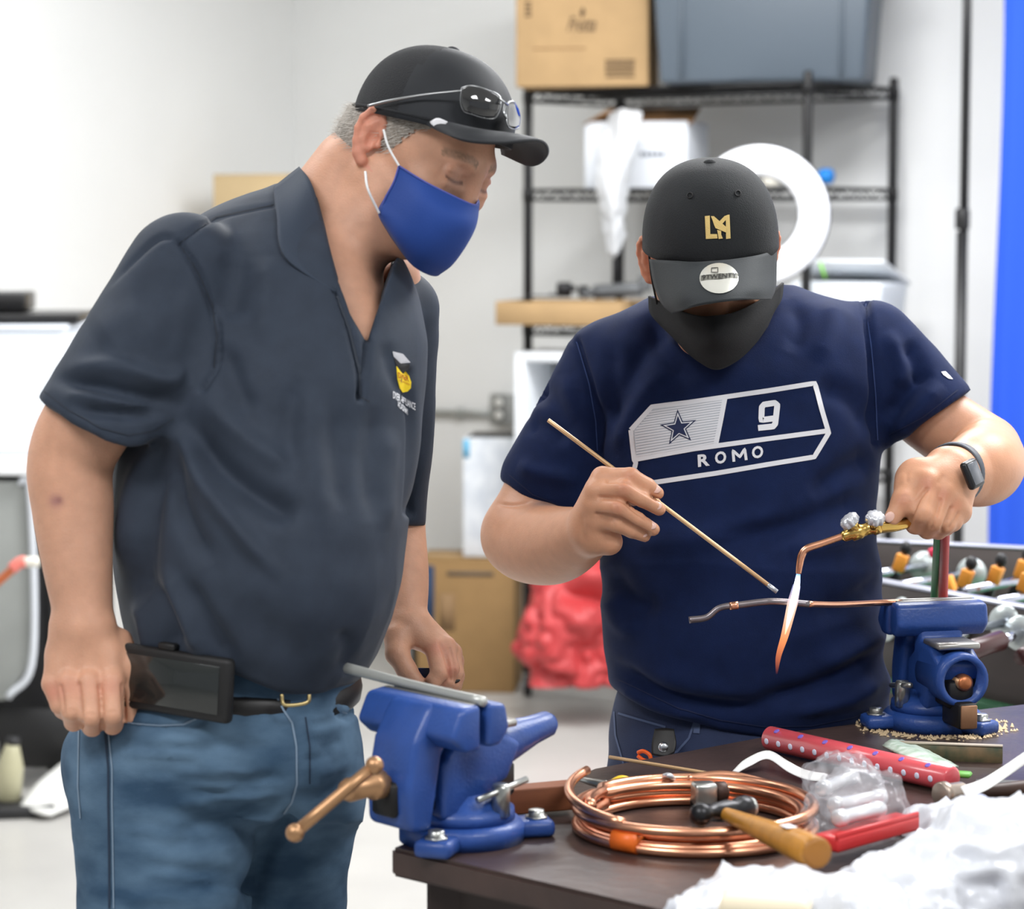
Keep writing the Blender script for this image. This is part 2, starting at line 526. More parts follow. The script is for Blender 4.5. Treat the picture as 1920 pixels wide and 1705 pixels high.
# ---------------------------------------------------------------- prints and seams laid on a cloth surface
class Surf:
    def __init__(s, v, Q): s.t = BVHTree.FromPolygons(v.tolist(), Q.tolist())
    def at(s, px, py, lift=0.0012):
        o = Vector((0, 0, HC)); r = (V(px, py, 1.0) - o).normalized()
        p, n, i, d = s.t.ray_cast(o, r)
        if p is None: return None
        if n.dot(r) > 0: n = -n
        return p + n * lift
def strip(s, line, w, step=5, lift=0.0012, closed=False, n=None):
    L = [tuple(q) for q in line]
    if closed: L = L + [L[0]]
    P = []
    for i in range(len(L) - 1):
        m = max(1, int(math.hypot(L[i + 1][0] - L[i][0], L[i + 1][1] - L[i][1]) / step))
        for k in range(m): P.append((L[i][0] + (L[i + 1][0] - L[i][0]) * k / m, L[i][1] + (L[i + 1][1] - L[i][1]) * k / m))
    P.append(L[-1])
    vs, fs, prev = [], [], None
    for i, (x, y) in enumerate(P):
        a, b = P[max(i - 1, 0)], P[min(i + 1, len(P) - 1)]
        tx, ty = b[0] - a[0], b[1] - a[1]; l = math.hypot(tx, ty) + 1e-9
        nx, ny = -ty / l * w / 2, tx / l * w / 2
        p, q = s.at(x + nx, y + ny, lift), s.at(x - nx, y - ny, lift)
        if p is None or q is None or (p - q).length > w * 0.0035: prev = None; continue
        vs += [p, q]; k = len(vs) - 2
        if prev is not None and (vs[prev] - p).length < step * 0.004: fs.append((prev, k, k + 1, prev + 1))
        prev = k
    return vs, fs
def area(s, poly, step=7, lift=0.0012):
    poly = [tuple(p) for p in poly]
    vv = [Vector(p) for p in poly]
    xs = [p[0] for p in poly]; ys = [p[1] for p in poly]
    gx, gy = np.meshgrid(np.arange(min(xs), max(xs), step), np.arange(min(ys), max(ys), step))
    ins = polysd(gx.ravel(), gy.ravel(), poly) < -step * 0.35
    vv += [Vector((x, y)) for x, y in zip(gx.ravel()[ins], gy.ravel()[ins])]
    r = delaunay_2d_cdt(vv, [], [list(range(len(poly)))], 1, 1e-4)
    P = [s.at(v.x, v.y, lift) for v in r[0]]
    fs = [f for f in r[2] if all(P[i] is not None for i in f)]
    P = [p if p is not None else Vector((0, 0, 0)) for p in P]
    used = sorted({i for f in fs for i in f}); mp_ = {u: i for i, u in enumerate(used)}
    return [P[u] for u in used], [tuple(mp_[i] for i in f) for f in fs]
def textgeo(txt, res=3, shear=0.0, bold=0.0, space=1.0, ext=0.0):
    """flat letters in a unit frame: width 0..1, height 0..1"""
    cu = bpy.data.curves.new('lettering', 'FONT'); cu.body = txt; cu.resolution_u = res; cu.shear = shear; cu.offset = bold; cu.space_character = space
    o = bpy.data.objects.new('lettering', cu); COL.objects.link(o)
    dg = bpy.context.evaluated_depsgraph_get(); me = bpy.data.meshes.new_from_object(o.evaluated_get(dg))
    bm = bmesh.new(); bm.from_mesh(me); bmesh.ops.triangulate(bm, faces=bm.faces)
    xs = [v.co.x for v in bm.verts]; ys = [v.co.y for v in bm.verts]
    w, h = max(xs) - min(xs), max(ys) - min(ys)
    for v in bm.verts: v.co = Vector(((v.co.x - min(xs)) / w, (v.co.y - min(ys)) / h, 0))
    bpy.data.objects.remove(o); bpy.data.curves.remove(cu); bpy.data.meshes.remove(me)
    g = from_bm(bm)
    return g
def text_on(s, txt, bl, br, tl, lift=0.0014, **kw):
    g = textgeo(txt, **kw); vs = []
    for v in g[0]:
        x = bl[0] + (br[0] - bl[0]) * v.x + (tl[0] - bl[0]) * v.y; y = bl[1] + (br[1] - bl[1]) * v.x + (tl[1] - bl[1]) * v.y
        vs.append(s.at(x, y, lift) or Vector((0, 0, 0)))
    fs = [f for f in g[1] if all(vs[i].length > 0.1 for i in f)]
    return vs, fs
def text_flat(txt, o, ex, ey, **kw):
    """letters on a flat face: origin o, full width vector ex, full height vector ey"""
    g = textgeo(txt, **kw); o, ex, ey = Vector(o), Vector(ex), Vector(ey)
    return [o + ex * v.x + ey * v.y for v in g[0]], g[1]
# ---------------------------------------------------------------- room shell
WALL = pm('white_wall_paint', (232, 233, 232), .85, var=.012, vscale=3, bump=.05, bscale=120)
FLOOR = pm('pale_concrete_floor', (186, 184, 179), .32, rgb2=(172, 170, 166), vscale=2.2, bump=.03, bscale=30)
CORN = Vector((-.78, 9.25, 0)); WB_ = Vector((.838, -.547, 0)).normalized(); WL_ = Vector((-.547, -.838, 0)).normalized()
NB = Vector((-.547, -.838, 0)).normalized()      # inward normal of the back wall
NL = Vector((.838, -.547, 0)).normalized()       # inward normal of the left wall
def wall(name, p, d, L, n, h=3.0, m=None, th=.12):
    c = p + d * L / 2 - n * th / 2; c.z = h / 2
    return mk(name, box(c, (L, th, h), (d, n, Vector((0, 0, 1)))), m or WALL, smooth=False, kind='structure')
wall('wall_back', CORN - WB_ * .12, WB_, 5.4, NB)
wall('wall_left', CORN, WL_, 12.5, NL)
pR = CORN + WB_ * 5.2
wall('wall_right', Vector((pR.x, pR.y, 0)), Vector((0, -1, 0)), pR.y + 1.6, Vector((-1, 0, 0)))
mk('floor', box((-.9, 4.2, -.05), (12.5, 12.5, .1)), FLOOR, smooth=False, kind='structure')
mk('ceiling', box((-.9, 4.2, 3.05), (12.5, 12.5, .1)), pm('white_ceiling', (235, 235, 233), .9), smooth=False, kind='structure')
BB = pm('grey_vinyl_baseboard', (186, 186, 184), .6)
def wbase(name, p, d, L, n):
    c = p + d * L / 2 + n * .006; c.z = .05
    mk(name, box(c, (L, .012, .1), (d, n, Vector((0, 0, 1))), .003, 1), BB, smooth=False, kind='structure')
wbase('baseboard_back', CORN, WB_, 5.0, NB); wbase('baseboard_left', CORN, WL_, 9, NL)
def onwall(px, py, off=0.0, p=None, n=None):
    p = (p or CORN) + (n or NB) * off; n = n or NB
    o = Vector((0, 0, HC)); r = V(px, py, 1.0) - o
    return o + r * ((p - o).dot(n) / r.dot(n))
GALV = pm('galvanised_steel', (168, 172, 170), .45, metal=.6, var=.1)
cd = thing('conduit', 'thin grey metal conduit running along the white wall to the outlet box', 'conduit', onwall(850, 774, .02))
mk('pipe', tube([onwall(640, 768, .02), onwall(930, 776, .02)], .0095, 10, n=8), GALV, cd)
mk('clamp', box(onwall(863, 774, .018), (.02, .03, .034), (WB_, NB, Vector((0, 0, 1))), .004, 1), GALV, cd)
ob = thing('outlet_box', 'grey metal outlet box with double socket on the white wall beside the shelf', 'outlet', onwall(950, 768, 0))
oz = Vector((0, 0, 1))
mk('box_body', box(onwall(952, 768, .028), (.115, .055, .105), (WB_, NB, oz), .004, 2), pm('grey_outlet_box', (158, 160, 158), .5), ob)
fp_ = onwall(936, 767, .058)
mk('socket_plate', box(fp_, (.05, .004, .098), (WB_, NB, oz), .002, 1), pm('dark_grey_plate', (120, 121, 118), .5), ob)
for dz in (-.022, .022): mk('socket', lathe(fp_ + oz * dz, fp_ + oz * dz + NB, [(0, .016), (.004, .0155), (.005, .013)], 16), pm('socket_white', (226, 226, 222), .4), ob)

# backdrop: telescopic stand and blue drape at the right
BLKM = pm('black_steel', (24, 24, 25), .42)
st = thing('backdrop_stand', 'black telescopic backdrop stand pole rising beside the blue drape', 'stand', (V(1800, 700, 7.2).x, V(1800, 700, 7.2).y, 0))
sx, sy = V(1800, 700, 7.2).x, V(1800, 700, 7.2).y
mk('upper_pole', lathe((sx + .004, sy, 1.45), (sx + .004, sy, 2.62), [(0, .0125), (1.17, .0125)], 14), BLKM, st)
mk('lower_pole', lathe((sx, sy, 0.28), (sx, sy, 1.5), [(0, .016), (1.2, .016)], 14), BLKM, st)
mk('collar', lathe((sx, sy, 1.485), (sx, sy, 1.55), [(0, .019), (.005, .0205), (.05, .0205), (.06, .016)], 14), BLKM, st)
for k in range(3):
    a = .6 + k * 2.094
    mk('leg', tube([(sx, sy, .55), (sx + .34 * math.cos(a), sy + .34 * math.sin(a), .012)], .011, 8, n=3), BLKM, st)
mk('crossbar', tube([(sx - .02, sy, 2.6), (sx + 1.5, sy - .25, 2.6)], .012, 10, n=3), BLKM, st)
G = np.zeros((14, 70, 3))
for i in range(70):
    t_ = i / 69; x = .945 + 0.49 + t_ * 1.0
    for j in range(14):
        z = 2.6 - j / 13 * 2.55
        G[j, i] = (x + .012 * math.sin(j * .5) + (0 if i else .0) , sy - .03 - t_ * .16 + .022 * math.sin(t_ * 46 + .5 * math.sin(j * .4)) * (.6 + .4 * j / 13), z)
G[:, :, 0] += (V(1866, 600, 7.17).x - G[6, 0, 0])
mk('backdrop_drape', sheet(G, .003), pm('royal_blue_cloth', (26, 74, 186), .8, sheen=.1, bump=.1, bscale=500), label='royal blue cloth drape hanging from the backdrop crossbar at far right', cat='drape')
# ---------------------------------------------------------------- wire shelf and what stands on it
Z3 = Vector((0, 0, 1))
SA, SB_, SCc, SD = Vector((.862, 7.52, 0)), Vector((.05, 8.05, 0)), Vector((1.164, 7.87, 0)), Vector((.352, 8.40, 0))
sh = thing('wire_shelf', 'tall black wire shelving unit on casters against the white back wall', 'shelf', ((SA.x + SD.x) / 2, (SA.y + SD.y) / 2, 0))
TIERS = (1.91, 1.605, 1.185, .74, .115)
for p in (SA, SB_, SCc, SD):
    mk('post', lathe((p.x, p.y, .075), (p.x, p.y, 1.945), [(0, .0145), (1.86, .0145), (1.868, .012), (1.87, .004)], 12), BLKM, sh)
    cs = mk('caster', lathe((p.x - .014, p.y, .036), (p.x + .014, p.y, .036), [(0, .02), (.003, .034), (.025, .034), (.028, .02)], 16), pm('black_caster', (34, 34, 36), .5), sh)
    mk('caster_hub', lathe((p.x - .017, p.y - .002, .036), (p.x + .017, p.y - .002, .036), [(0, .012), (.034, .012)], 10), pm('caster_grey', (150, 152, 154), .4), cs)
SDIR = (SA - SB_).normalized(); SDEP = (SD - SB_).normalized()
for z in TIERS:
    tr = mk('tier_rim', join(*[tube([a + Z3 * (z + dz), b + Z3 * (z + dz)], .0050, 6, n=2) for a, b in ((SA, SB_), (SB_, SD), (SD, SCc), (SCc, SA)) for dz in (0, -.03)]), BLKM, sh, kind='stuff')
    zz = []
    for a, b in ((SA, SB_), (SB_, SD), (SD, SCc), (SCc, SA)):
        n_ = int((b - a).length / .035)
        zz.append(tube([a + (b - a) * (k / n_) + Z3 * (z - (.03 if k % 2 else 0)) for k in range(n_ + 1)], .0026, 5))
    mk('tier_truss', join(*zz), BLKM, tr, kind='stuff')
    ws = [tube([SB_ + (SA - SB_) * (k / 46) + Z3 * (z + .002), SD + (SCc - SD) * (k / 46) + Z3 * (z + .002)], .0030, 5, n=2) for k in range(47)]
    ws += [tube([SB_ + (SD - SB_) * f + Z3 * (z - .003), SA + (SCc - SA) * f + Z3 * (z - .003)], .003, 5, n=2) for f in (.3, .7)]
    mk('deck_wires', join(*ws), BLKM, tr, kind='stuff')
    for p in (SA, SB_, SCc, SD):
        mk('sleeve', lathe((p.x, p.y, z - .036), (p.x, p.y, z + .006), [(0, .0165), (.03, .0175), (.042, .0145)], 12), BLKM, tr)
CARD = pm('brown_cardboard', (172, 142, 102), .85, var=.05, vscale=14, bump=.1, bscale=300)
CARDD = pm('cardboard_inside', (150, 112, 74), .9, var=.06, vscale=14)
TAPE = pm('clear_tape', (196, 164, 118), .35)
INK = pm('carton_ink', (78, 60, 44), .8)
def fr_yaw(deg):
    a = math.radians(deg); x = Vector((math.cos(a), math.sin(a), 0)); return x, Vector((-math.sin(a), math.cos(a), 0)), Z3
def carton(name, label, base, w, d, h, yaw, mat=CARD, group=None, lid=True):
    ax = fr_yaw(yaw); o = thing(name, label, 'box', base, group or 'cardboard boxes')
    b = Vector(base)
    mk('carton_body', box(b + Z3 * h / 2, (w, d, h), ax, .004, 2), mat, o)
    if lid:
        mk('flap', box(b + Z3 * (h + .002) - ax[1] * d / 4, (w * .99, d / 2 * .985, .004), ax, .001, 1), mat, o)
        mk('flap', box(b + Z3 * (h + .002) + ax[1] * d / 4, (w * .99, d / 2 * .985, .004), ax, .001, 1), mat, o)
        mk('tape', box(b + Z3 * (h + .0045), (w, .05, .001), ax), TAPE, o)
    return o, ax
# carton with fruit-brand print, top tier
b1 = Vector((.235, 7.98, 1.915)); o1, ax1 = carton('cardboard_box', 'brown cardboard box with dark script print on the top shelf beside the grey bin', b1, .405, .30, .43, -9)
def face(b, ax, u, v, d, off=.0012): return b + ax[0] * u + Z3 * v - ax[1] * (d / 2 + off)
mk('print_script', text_flat('Frutta', face(b1, ax1, -.045, .165, .30), ax1[0] * .085, Z3 * .045 + ax1[0] * .006, shear=.25, bold=.01), INK, o1)
mk('print_leaf', prism([(0, 0), (.010, .018), (.004, .034), (-.006, .018)], face(b1, ax1, 0.0, .205, .30), ax1, .0008), INK, o1)
mk('print_line', box(face(b1, ax1, -.07, .115, .30), (.16, .0006, .004), ax1), pm('carton_ink_light', (150, 116, 80), .8), o1)
for k in range(13):
    mk('print_bar', box(face(b1, ax1, .075 + k * .0068, .055, .30), (.003 if k % 3 else .0045, .0006, .034), ax1), INK, o1)
mk('print_bar', box(face(b1, ax1, .117, .030, .30), (.088, .0006, .006), ax1), INK, o1)
mk('print_bar', box(face(b1, ax1, .117, .077, .30), (.092, .0006, .005), ax1), INK, o1)
for k in range(4): mk('print_mark', box(face(b1, ax1, -.165, .215 + k * .013, .30), (.018, .0006, .007), ax1), INK, o1)
# grey storage tote
gt = thing('storage_bin', 'large grey plastic storage bin on the top shelf beside the cardboard box', 'bin', (.79, 7.80, 1.915))
GP_ = pm('grey_tote_plastic', (82, 92, 102), .45)
tax = fr_yaw(-14); tb = Vector((.775, 7.80, 1.916))
mk('tub', box(tb + Z3 * .17, (.655, .36, .34), tax, .018, 3, taper=.93), GP_, gt)
for u in (-.235, .24):
    mk('rib', box(tb + Z3 * .17 + tax[0] * u - tax[1] * .174, (.012, .02, .30), tax, .004, 1), GP_, gt)
mk('rim', box(tb + Z3 * .345, (.69, .40, .03), tax, .008, 2), GP_, gt)
mk('lid', box(tb + Z3 * .372, (.70, .41, .025), tax, .01, 2), pm('grey_tote_lid', (92, 100, 110), .45), gt)
# white carton with open flaps, second tier, and the bag hanging over it
WCARD = pm('white_carton', (222, 226, 232), .7, var=.02)
b2 = Vector((.42, 8.02, 1.608)); o2, ax2 = carton('cardboard_box', 'white cardboard box with open brown flaps on the second shelf', b2, .33, .24, .205, -20, WCARD, lid=False)
mk('flap', box(b2 + Z3 * .222 + ax2[0] * -.12 - ax2[1] * .02, (.10, .22, .004), (Vector((ax2[0].x * .86, ax2[0].y * .86, .45)).normalized(), ax2[1], Vector((-ax2[0].x * .45, -ax2[0].y * .45, .88)).normalized())), CARDD, o2)
mk('flap', box(b2 + Z3 * .222 + ax2[0] * .08 - ax2[1] * .06, (.19, .12, .004), (ax2[0], Vector((ax2[1].x * .87, ax2[1].y * .87, .42)).normalized(), Vector((-ax2[1].x * .42, -ax2[1].y * .42, .9)).normalized())), CARDD, o2)
mk('opening', box(b2 + Z3 * .2062, (.31, .22, .002), ax2), CARDD, o2)
for k in range(5): mk('print_mark', box(face(b2, ax2, .02 + k * .017, .105, .24), (.012, .0006, .014), ax2), pm('faded_ink', (120, 126, 138), .8), o2)
mk('print_mark', box(face(b2, ax2, -.02, .105, .24), (.008, .0006, .035), ax2), MATS['faded_ink'], o2)
FILM = pm('white_film', (238, 240, 243), .3, trans=.25, spec=.6)
def crum(seed, s, a): 
    def f(nu, nv):
        i, j = np.meshgrid(np.linspace(0, 1, nu), np.linspace(0, 1, nv)); P = np.stack([i.ravel() * s, j.ravel() * s * 1.3, np.full(i.size, .5)], 1)
        return ((np.abs(vnoise(P, 1, seed)) - .3) * a + (np.abs(vnoise(P, 2.6, seed + 1)) - .3) * a * .45).reshape(nv, nu)
    return f
bgw = patch([[V(1140, 212, 7.82), V(1165, 205, 7.72), V(1205, 212, 7.70)], [V(1124, 290, 7.70), V(1160, 290, 7.62), V(1190, 290, 7.66)], [V(1120, 350, 7.68), V(1150, 352, 7.60), V(1176, 350, 7.66)],
             [V(1128, 410, 7.70), V(1150, 412, 7.63), V(1172, 408, 7.68)], [V(1140, 470, 7.72), V(1156, 478, 7.68), V(1172, 440, 7.70)]], 24, 40, .002, crum(5, 5, .02))
mk('plastic_bag', bgw, FILM, label='white plastic bag hanging down over the second shelf front', cat='bag')
# bottle lying on tier two, jar behind the ring
bt = thing('spray_bottle', 'small silver bottle with bright blue cap lying on the second shelf', 'bottle', V(1540, 344, 7.75))
p0 = V(1505, 330, 7.72); p1 = V(1562, 331, 7.66)
mk('bottle_body', lathe(p0, p1, [(0, .018), (.004, .021), (.05, .021), (.056, .017)], 16), pm('silver_plastic', (170, 174, 178), .35, metal=.4), bt)
mk('cap', lathe(p0 + (p1 - p0) * .62, p1, [(0, .0225), (.003, .0235), (.030, .0235), (.036, .018)], 16), pm('cyan_blue_plastic', (28, 130, 214), .4), bt)
jr = thing('jar', 'white round jar on the second shelf seen through the ring light', 'jar', V(1446, 345, 7.8))
pj = V(1446, 349, 7.8)
mk('jar_body', lathe(pj, pj + Z3, [(0, .024), (.003, .027), (.03, .027), (.034, .023)], 18), pm('jar_white', (230, 226, 214), .35), jr)
mk('jar_lid', lathe(pj + Z3 * .032, pj + Z3, [(0, .025), (.01, .025), (.012, .022)], 18), pm('silver_plastic', (170, 174, 178), .35, metal=.4), jr)
# cardboard tray of parts, third tier
tb_ = Vector((.145, 8.0, 1.19)); ty = fr_yaw(-18); w_, d_, h_ = .40, .30, .072
tr_ = thing('cardboard_tray', 'shallow brown cardboard tray holding black parts on the third shelf', 'tray', tb_ + ty[0] * .03)
tc_ = tb_ + ty[0] * .045
mk('tray_floor', box(tc_ + Z3 * .004, (w_, d_, .004), ty), CARDD, tr_)
for (u, v_, a, b_) in ((0, -d_ / 2, w_, .005), (0, d_ / 2, w_, .005), (-w_ / 2, 0, .005, d_), (w_ / 2, 0, .005, d_)):
    mk('tray_side', box(tc_ + ty[0] * u + ty[1] * v_ + Z3 * h_ / 2, (a, b_, h_), ty, .001, 1), CARD, tr_)
DRK = pm('black_plastic_part', (36, 36, 38), .5); GRYM = pm('grey_cast_part', (104, 106, 108), .5, metal=.3)
def part(name, label, px, py, d, geo): mk(name, geo, DRK if 'black' in label else GRYM, label=label, cat='spare part')
q = V(1058, 548, 7.95); mk('rubber_foot_piece', join(lathe(q + Z3 * -.015, q + Z3, [(0, .022), (.03, .026), (.046, .020)], 16), box(q + Vector((.012, -.01, .012)), (.05, .018, .02), ty, .004, 1)), DRK, label='black rounded knob standing in the cardboard tray, nearest the shelf post', cat='spare part')
q = V(1094, 550, 7.93); mk('rubber_foot_piece', join(lathe(q + Z3 * -.012, q + Z3, [(0, .017), (.025, .019), (.036, .014)], 14), box(q + Vector((.01, -.02, .004)), (.03, .03, .012), ty, .004, 1)), DRK, label='smaller black knob in the middle of the cardboard tray', cat='spare part')
q = V(1020, 556, 7.97); mk('steel_strip', join(box(q + Z3 * .002, (.10, .02, .006), ty, .002, 1), box(q + ty[0] * .03 + Z3 * .006, (.02, .024, .01), ty, .002, 1)), GRYM, label='thin grey strip lying along the edge of the cardboard tray', cat='bracket')
q = V(1150, 548, 7.85); mk('motor_part', join(tube([q + ty[0] * -.06 + Z3 * .0, q + ty[0] * .09 + Z3 * .012], .022, 12, n=6), box(q + ty[0] * .10 + Z3 * .028, (.035, .04, .05), ty, .006, 2), tube([q + ty[0] * -.1 - Z3 * .01, q + ty[0] * -.06], .012, 8, n=3)), GRYM, label='grey cylindrical motor part lying at the right of the cardboard tray', cat='motor')
q = V(1153, 505, 7.9); mk('socket_stick', join(lathe(q - Z3 * .075, q + Z3, [(0, .009), (.10, .009), (.11, .007)], 10), box(q - Z3 * .075, (.03, .03, .01), ty, .002, 1)), DRK, label='thin upright black stick behind the parts in the tray', cat='rod')
# white plastic organiser on the fourth tier
wo = thing('plastic_organiser', 'white open-front plastic organiser on the lower shelf behind the navy shoulder', 'organiser', Vector((.19, 7.95, .742)))
WPL = pm('white_plastic', (236, 240, 244), .4); oy = fr_yaw(-22); oc = Vector((.20, 8.0, .745))
for (u, z_, a, hh) in ((-.14, .18, .035, .36), (.14, .18, .035, .36), (0, .345, .315, .03), (0, .02, .315, .04)):
    mk('frame_panel', box(oc + oy[0] * u + Z3 * z_, (a, .26, hh), oy, .006, 2), WPL, wo)
mk('back_panel', box(oc + oy[1] * .12 + Z3 * .18, (.25, .01, .3), oy), pm('pale_grey_plastic', (196, 200, 206), .5), wo)
# white tote on tier three, right end
wt = thing('storage_bin', 'translucent white storage bin with a green sticker on the third shelf, right end', 'bin', V(1590, 585, 7.75))
wy = fr_yaw(-30); wc_ = Vector((V(1592, 560, 7.72).x, V(1592, 560, 7.72).y, 1.19))
mk('tub', box(wc_ + Z3 * .07, (.30, .22, .135), wy, .014, 3, taper=.9), pm('milky_plastic', (222, 228, 234), .35), wt)
mk('lid', box(wc_ + Z3 * .165, (.31, .235, .012), (wy[0], Vector((wy[1].x * .95, wy[1].y * .95, -.3)).normalized(), Vector((wy[1].x * .3, wy[1].y * .3, .95)).normalized()), .005, 2), WPL, wt)
mk('green_sticker', box(V(1543, 508, 7.50), (.008, .001, .05), (Vector((1, 0, .35)).normalized(), Vector((0, 1, 0)), Vector((-.35, 0, 1)).normalized())), pm('lime_green', (128, 206, 56), .5), wt)
mk('clip', box(V(1570, 512, 7.52), (.025, .006, .008), wy, .002, 1), pm('faded_ink', (120, 126, 138), .8), wt)
# ring light
rl = thing('ring_light', 'large white round ring light on a stand, partly hidden behind the bowed cap', 'ring light', (V(1424, 404, 7.0).x, V(1424, 404, 7.0).y, 0))
rc_ = V(1424, 404, 7.0); rn = Vector((-.16, -.98, .04)).normalized(); ru = Vector((0, 0, 1)); ru = (ru - rn * ru.dot(rn)).normalized(); rr_ = rn.cross(ru)
def ringgeo(r0, r1, d0, d1, n=72):
    vs, fs = [], []
    for k in range(n):
        a = 2 * math.pi * k / n; dr = rr_ * math.cos(a) + ru * math.sin(a)
        m_ = (r0 + r1) / 2; hw = (r1 - r0) / 2
        for (x, y) in ((-1, 0), (-.92, .7), (-.6, 1), (.6, 1), (.92, .7), (1, 0)): vs.append(rc_ + dr * (m_ + hw * x) + rn * (d0 + (d1 - d0) * y))
    for k in range(n):
        q_ = (k + 1) % n
        for j in range(6):
            i2 = (j + 1) % 6; fs.append((k * 6 + j, k * 6 + i2, q_ * 6 + i2, q_ * 6 + j))
    return recalc((vs, fs))
mk('diffuser', ringgeo(.107, .191, 0, .022), pm('ring_diffuser', (244, 246, 250), .45), rl)
mk('ring_housing', ringgeo(.105, .1935, 0, -.024), pm('ring_back', (58, 60, 62), .5), rl)
mk('stand_pole', lathe((rc_.x + .01, rc_.y + .03, .3), (rc_.x + .01, rc_.y + .03, rc_.z - .18), [(0, .011), (rc_.z - .48, .011)], 12), BLKM, rl)
for k in range(3):
    a = .2 + k * 2.094
    mk('leg', tube([(rc_.x + .01, rc_.y + .03, .5), (rc_.x + .01 + .3 * math.cos(a), rc_.y + .03 + .3 * math.sin(a), .01)], .009, 8, n=3), BLKM, rl)
# boxes on the floor left of the shelf
b3 = Vector((V(880, 1314, 8.12).x, 8.25, 0)); o3, ax3 = carton('cardboard_box', 'brown cardboard box with dark blue printed side standing on the floor under the white box', b3, .315, .26, .425, -6, pm('dark_brown_carton', (142, 112, 72), .85, var=.05, vscale=14))
mk('blue_print', box(face(b3, ax3, -.128, .30, .26), (.055, .0006, .22), ax3), pm('box_blue_ink', (40, 58, 84), .8), o3)
mk('print_line', box(face(b3, ax3, .015, .385, .26), (.15, .0006, .014), ax3), pm('box_grey_ink', (92, 82, 72), .8), o3)
mk('print_patch', box(face(b3, ax3, -.06, .26, .26), (.05, .0006, .12), ax3), pm('box_faint_ink', (136, 108, 76), .85), o3)
b4 = Vector((V(958, 1078, 8.2).x + .0, 8.28, .432)); o4, ax4 = carton('cardboard_box', 'white box with blue tape corner standing on top of the brown floor box', b4, .285, .24, .385, -6, pm('white_box_print', (222, 226, 230), .7, rgb2=(198, 204, 212), vscale=18), lid=False)
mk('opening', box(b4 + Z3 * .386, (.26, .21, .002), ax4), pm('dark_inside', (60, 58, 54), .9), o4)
mk('blue_tape', box(face(b4, ax4, -.131, .35, .24), (.02, .0008, .06), ax4), pm('tape_blue', (96, 178, 216), .5), o4)
mk('print_mark', box(face(b4, ax4, .10, .34, .24), (.03, .0008, .04), ax4), MATS['tape_blue'], o4)
# narrow dark board leaning behind the boxes
mk('leaning_board', box(Vector((V(777, 1100, 8.55).x, 8.55, .42)), (.022, .05, .84), fr_yaw(10), .004, 1), DRK, label='narrow black board standing upright beside the brown floor box', cat='board')
# red plastic sack on the lowest tier
rb_c = V(1075, 1180, 7.72)
prs = [ell(rb_c + Vector((0, 0, .02)), (.155, .14, .17), None, .05), ell(rb_c + Vector((.03, -.02, -.10)), (.15, .13, .12), None, .06), ell(rb_c + Vector((.03, 0, .16)), (.09, .09, .12), None, .06), ell(rb_c + Vector((-.06, -.03, -.03)), (.10, .10, .12), None, .05)]
v, Q = solid(prs, .007, 1); N_ = vnorm(v, Q)
v = v + N_ * ((np.abs(vnoise(v, 9, 41)) - .3) * .085 + (np.abs(vnoise(v, 22, 42)) - .3) * .03)[:, None]
v = lap(v, Q, .3); v[:, 2] = np.maximum(v[:, 2], .125)
mk('plastic_sack', (v, Q), pm('coral_red_plastic', (180, 60, 62), .45, var=.08, vscale=12), label='crumpled coral red plastic sack stuffed on the lowest shelf', cat='bag')
# tall carton behind the left shoulder
carton('cardboard_box', 'tall plain brown carton standing by the wall behind the grey polo shoulder', Vector((V(500, 340, 8.55).x, 8.62, 0)), .27, .27, 1.66, -20, pm('tan_carton', (196, 172, 132), .85, var=.03))

# ---------------------------------------------------------------- stripped appliances at the left edge
WE = pm('white_enamel', (226, 232, 240), .35); BKF = pm('black_frame', (26, 26, 27), .5); STL = pm('dull_steel', (150, 152, 154), .4, metal=.7)
up = thing('dryer_cabinet', 'white enamel appliance cabinet with black cooktop plates lying on top, left edge', 'appliance', V(-60, 870, 6.9))
ua = fr_yaw(-4)
u0 = V(138, 640, 6.85); uz0, uz1 = .885, 1.215
cxu = u0.x - .36
mk('cabinet', box((cxu, 7.15, (uz0 + uz1) / 2), (.72, .60, uz1 - uz0), ua, .012, 3), WE, up)
mk('top_panel', box((cxu, 7.15, uz1 + .008), (.73, .61, .018), ua, .006, 2), WE, up)
cz = uz1 + .02
mk('cooktop_plate', box((u0.x - .33, 7.05, cz + .012), (.66, .40, .022), fr_yaw(3), .004, 2), pm('cooktop_black', (30, 30, 31), .3), label='flat black cooktop plate lying on the white appliance cabinet', cat='cooktop')
mk('control_housing', box((u0.x - .47, 7.08, cz + .052), (.62, .28, .052), fr_yaw(5), .008, 2), pm('cooktop_black', (30, 30, 31), .3), label='thicker black control housing stacked on the black cooktop plate', cat='appliance part')
lw = thing('stripped_range', 'stripped range body with open black frame and grey door panel, left edge', 'appliance', V(-20, 1440, 6.6))
lx = V(62, 1200, 6.6).x
mk('worktop', box((lx - .30, 6.95, .865), (.66, .62, .035), ua, .006, 2), pm('white_worktop', (238, 240, 242), .35), lw)
mk('back_carcass', box((lx - .28, 7.1, .46), (.74, .30, .76), ua, .004, 1), pm('carcass_dark', (44, 44, 46), .6), lw)
mk('frame_post', box((lx + .012, 6.72, .45), (.028, .03, .80), ua, .002, 1), BKF, lw)
mk('frame_post', box((lx + .082, 6.78, .46), (.022, .03, .78), ua, .002, 1), BKF, lw)
mk('steel_channel', box((lx + .042, 6.72, .52), (.016, .02, .58), ua, .002, 1), STL, lw)
mk('steel_channel', box((lx + .066, 6.76, .40), (.012, .02, .24), ua, .002, 1), STL, lw)
for z_ in (.30, .42, .56): mk('bracket', box((lx + .058, 6.74, z_), (.05, .03, .05), ua, .004, 1), BKF, lw)
for z_ in (.22, .25): mk('screw', ball((lx + .03 + z_ * .1, 6.70, z_), .006, 10, 6), STL, lw)
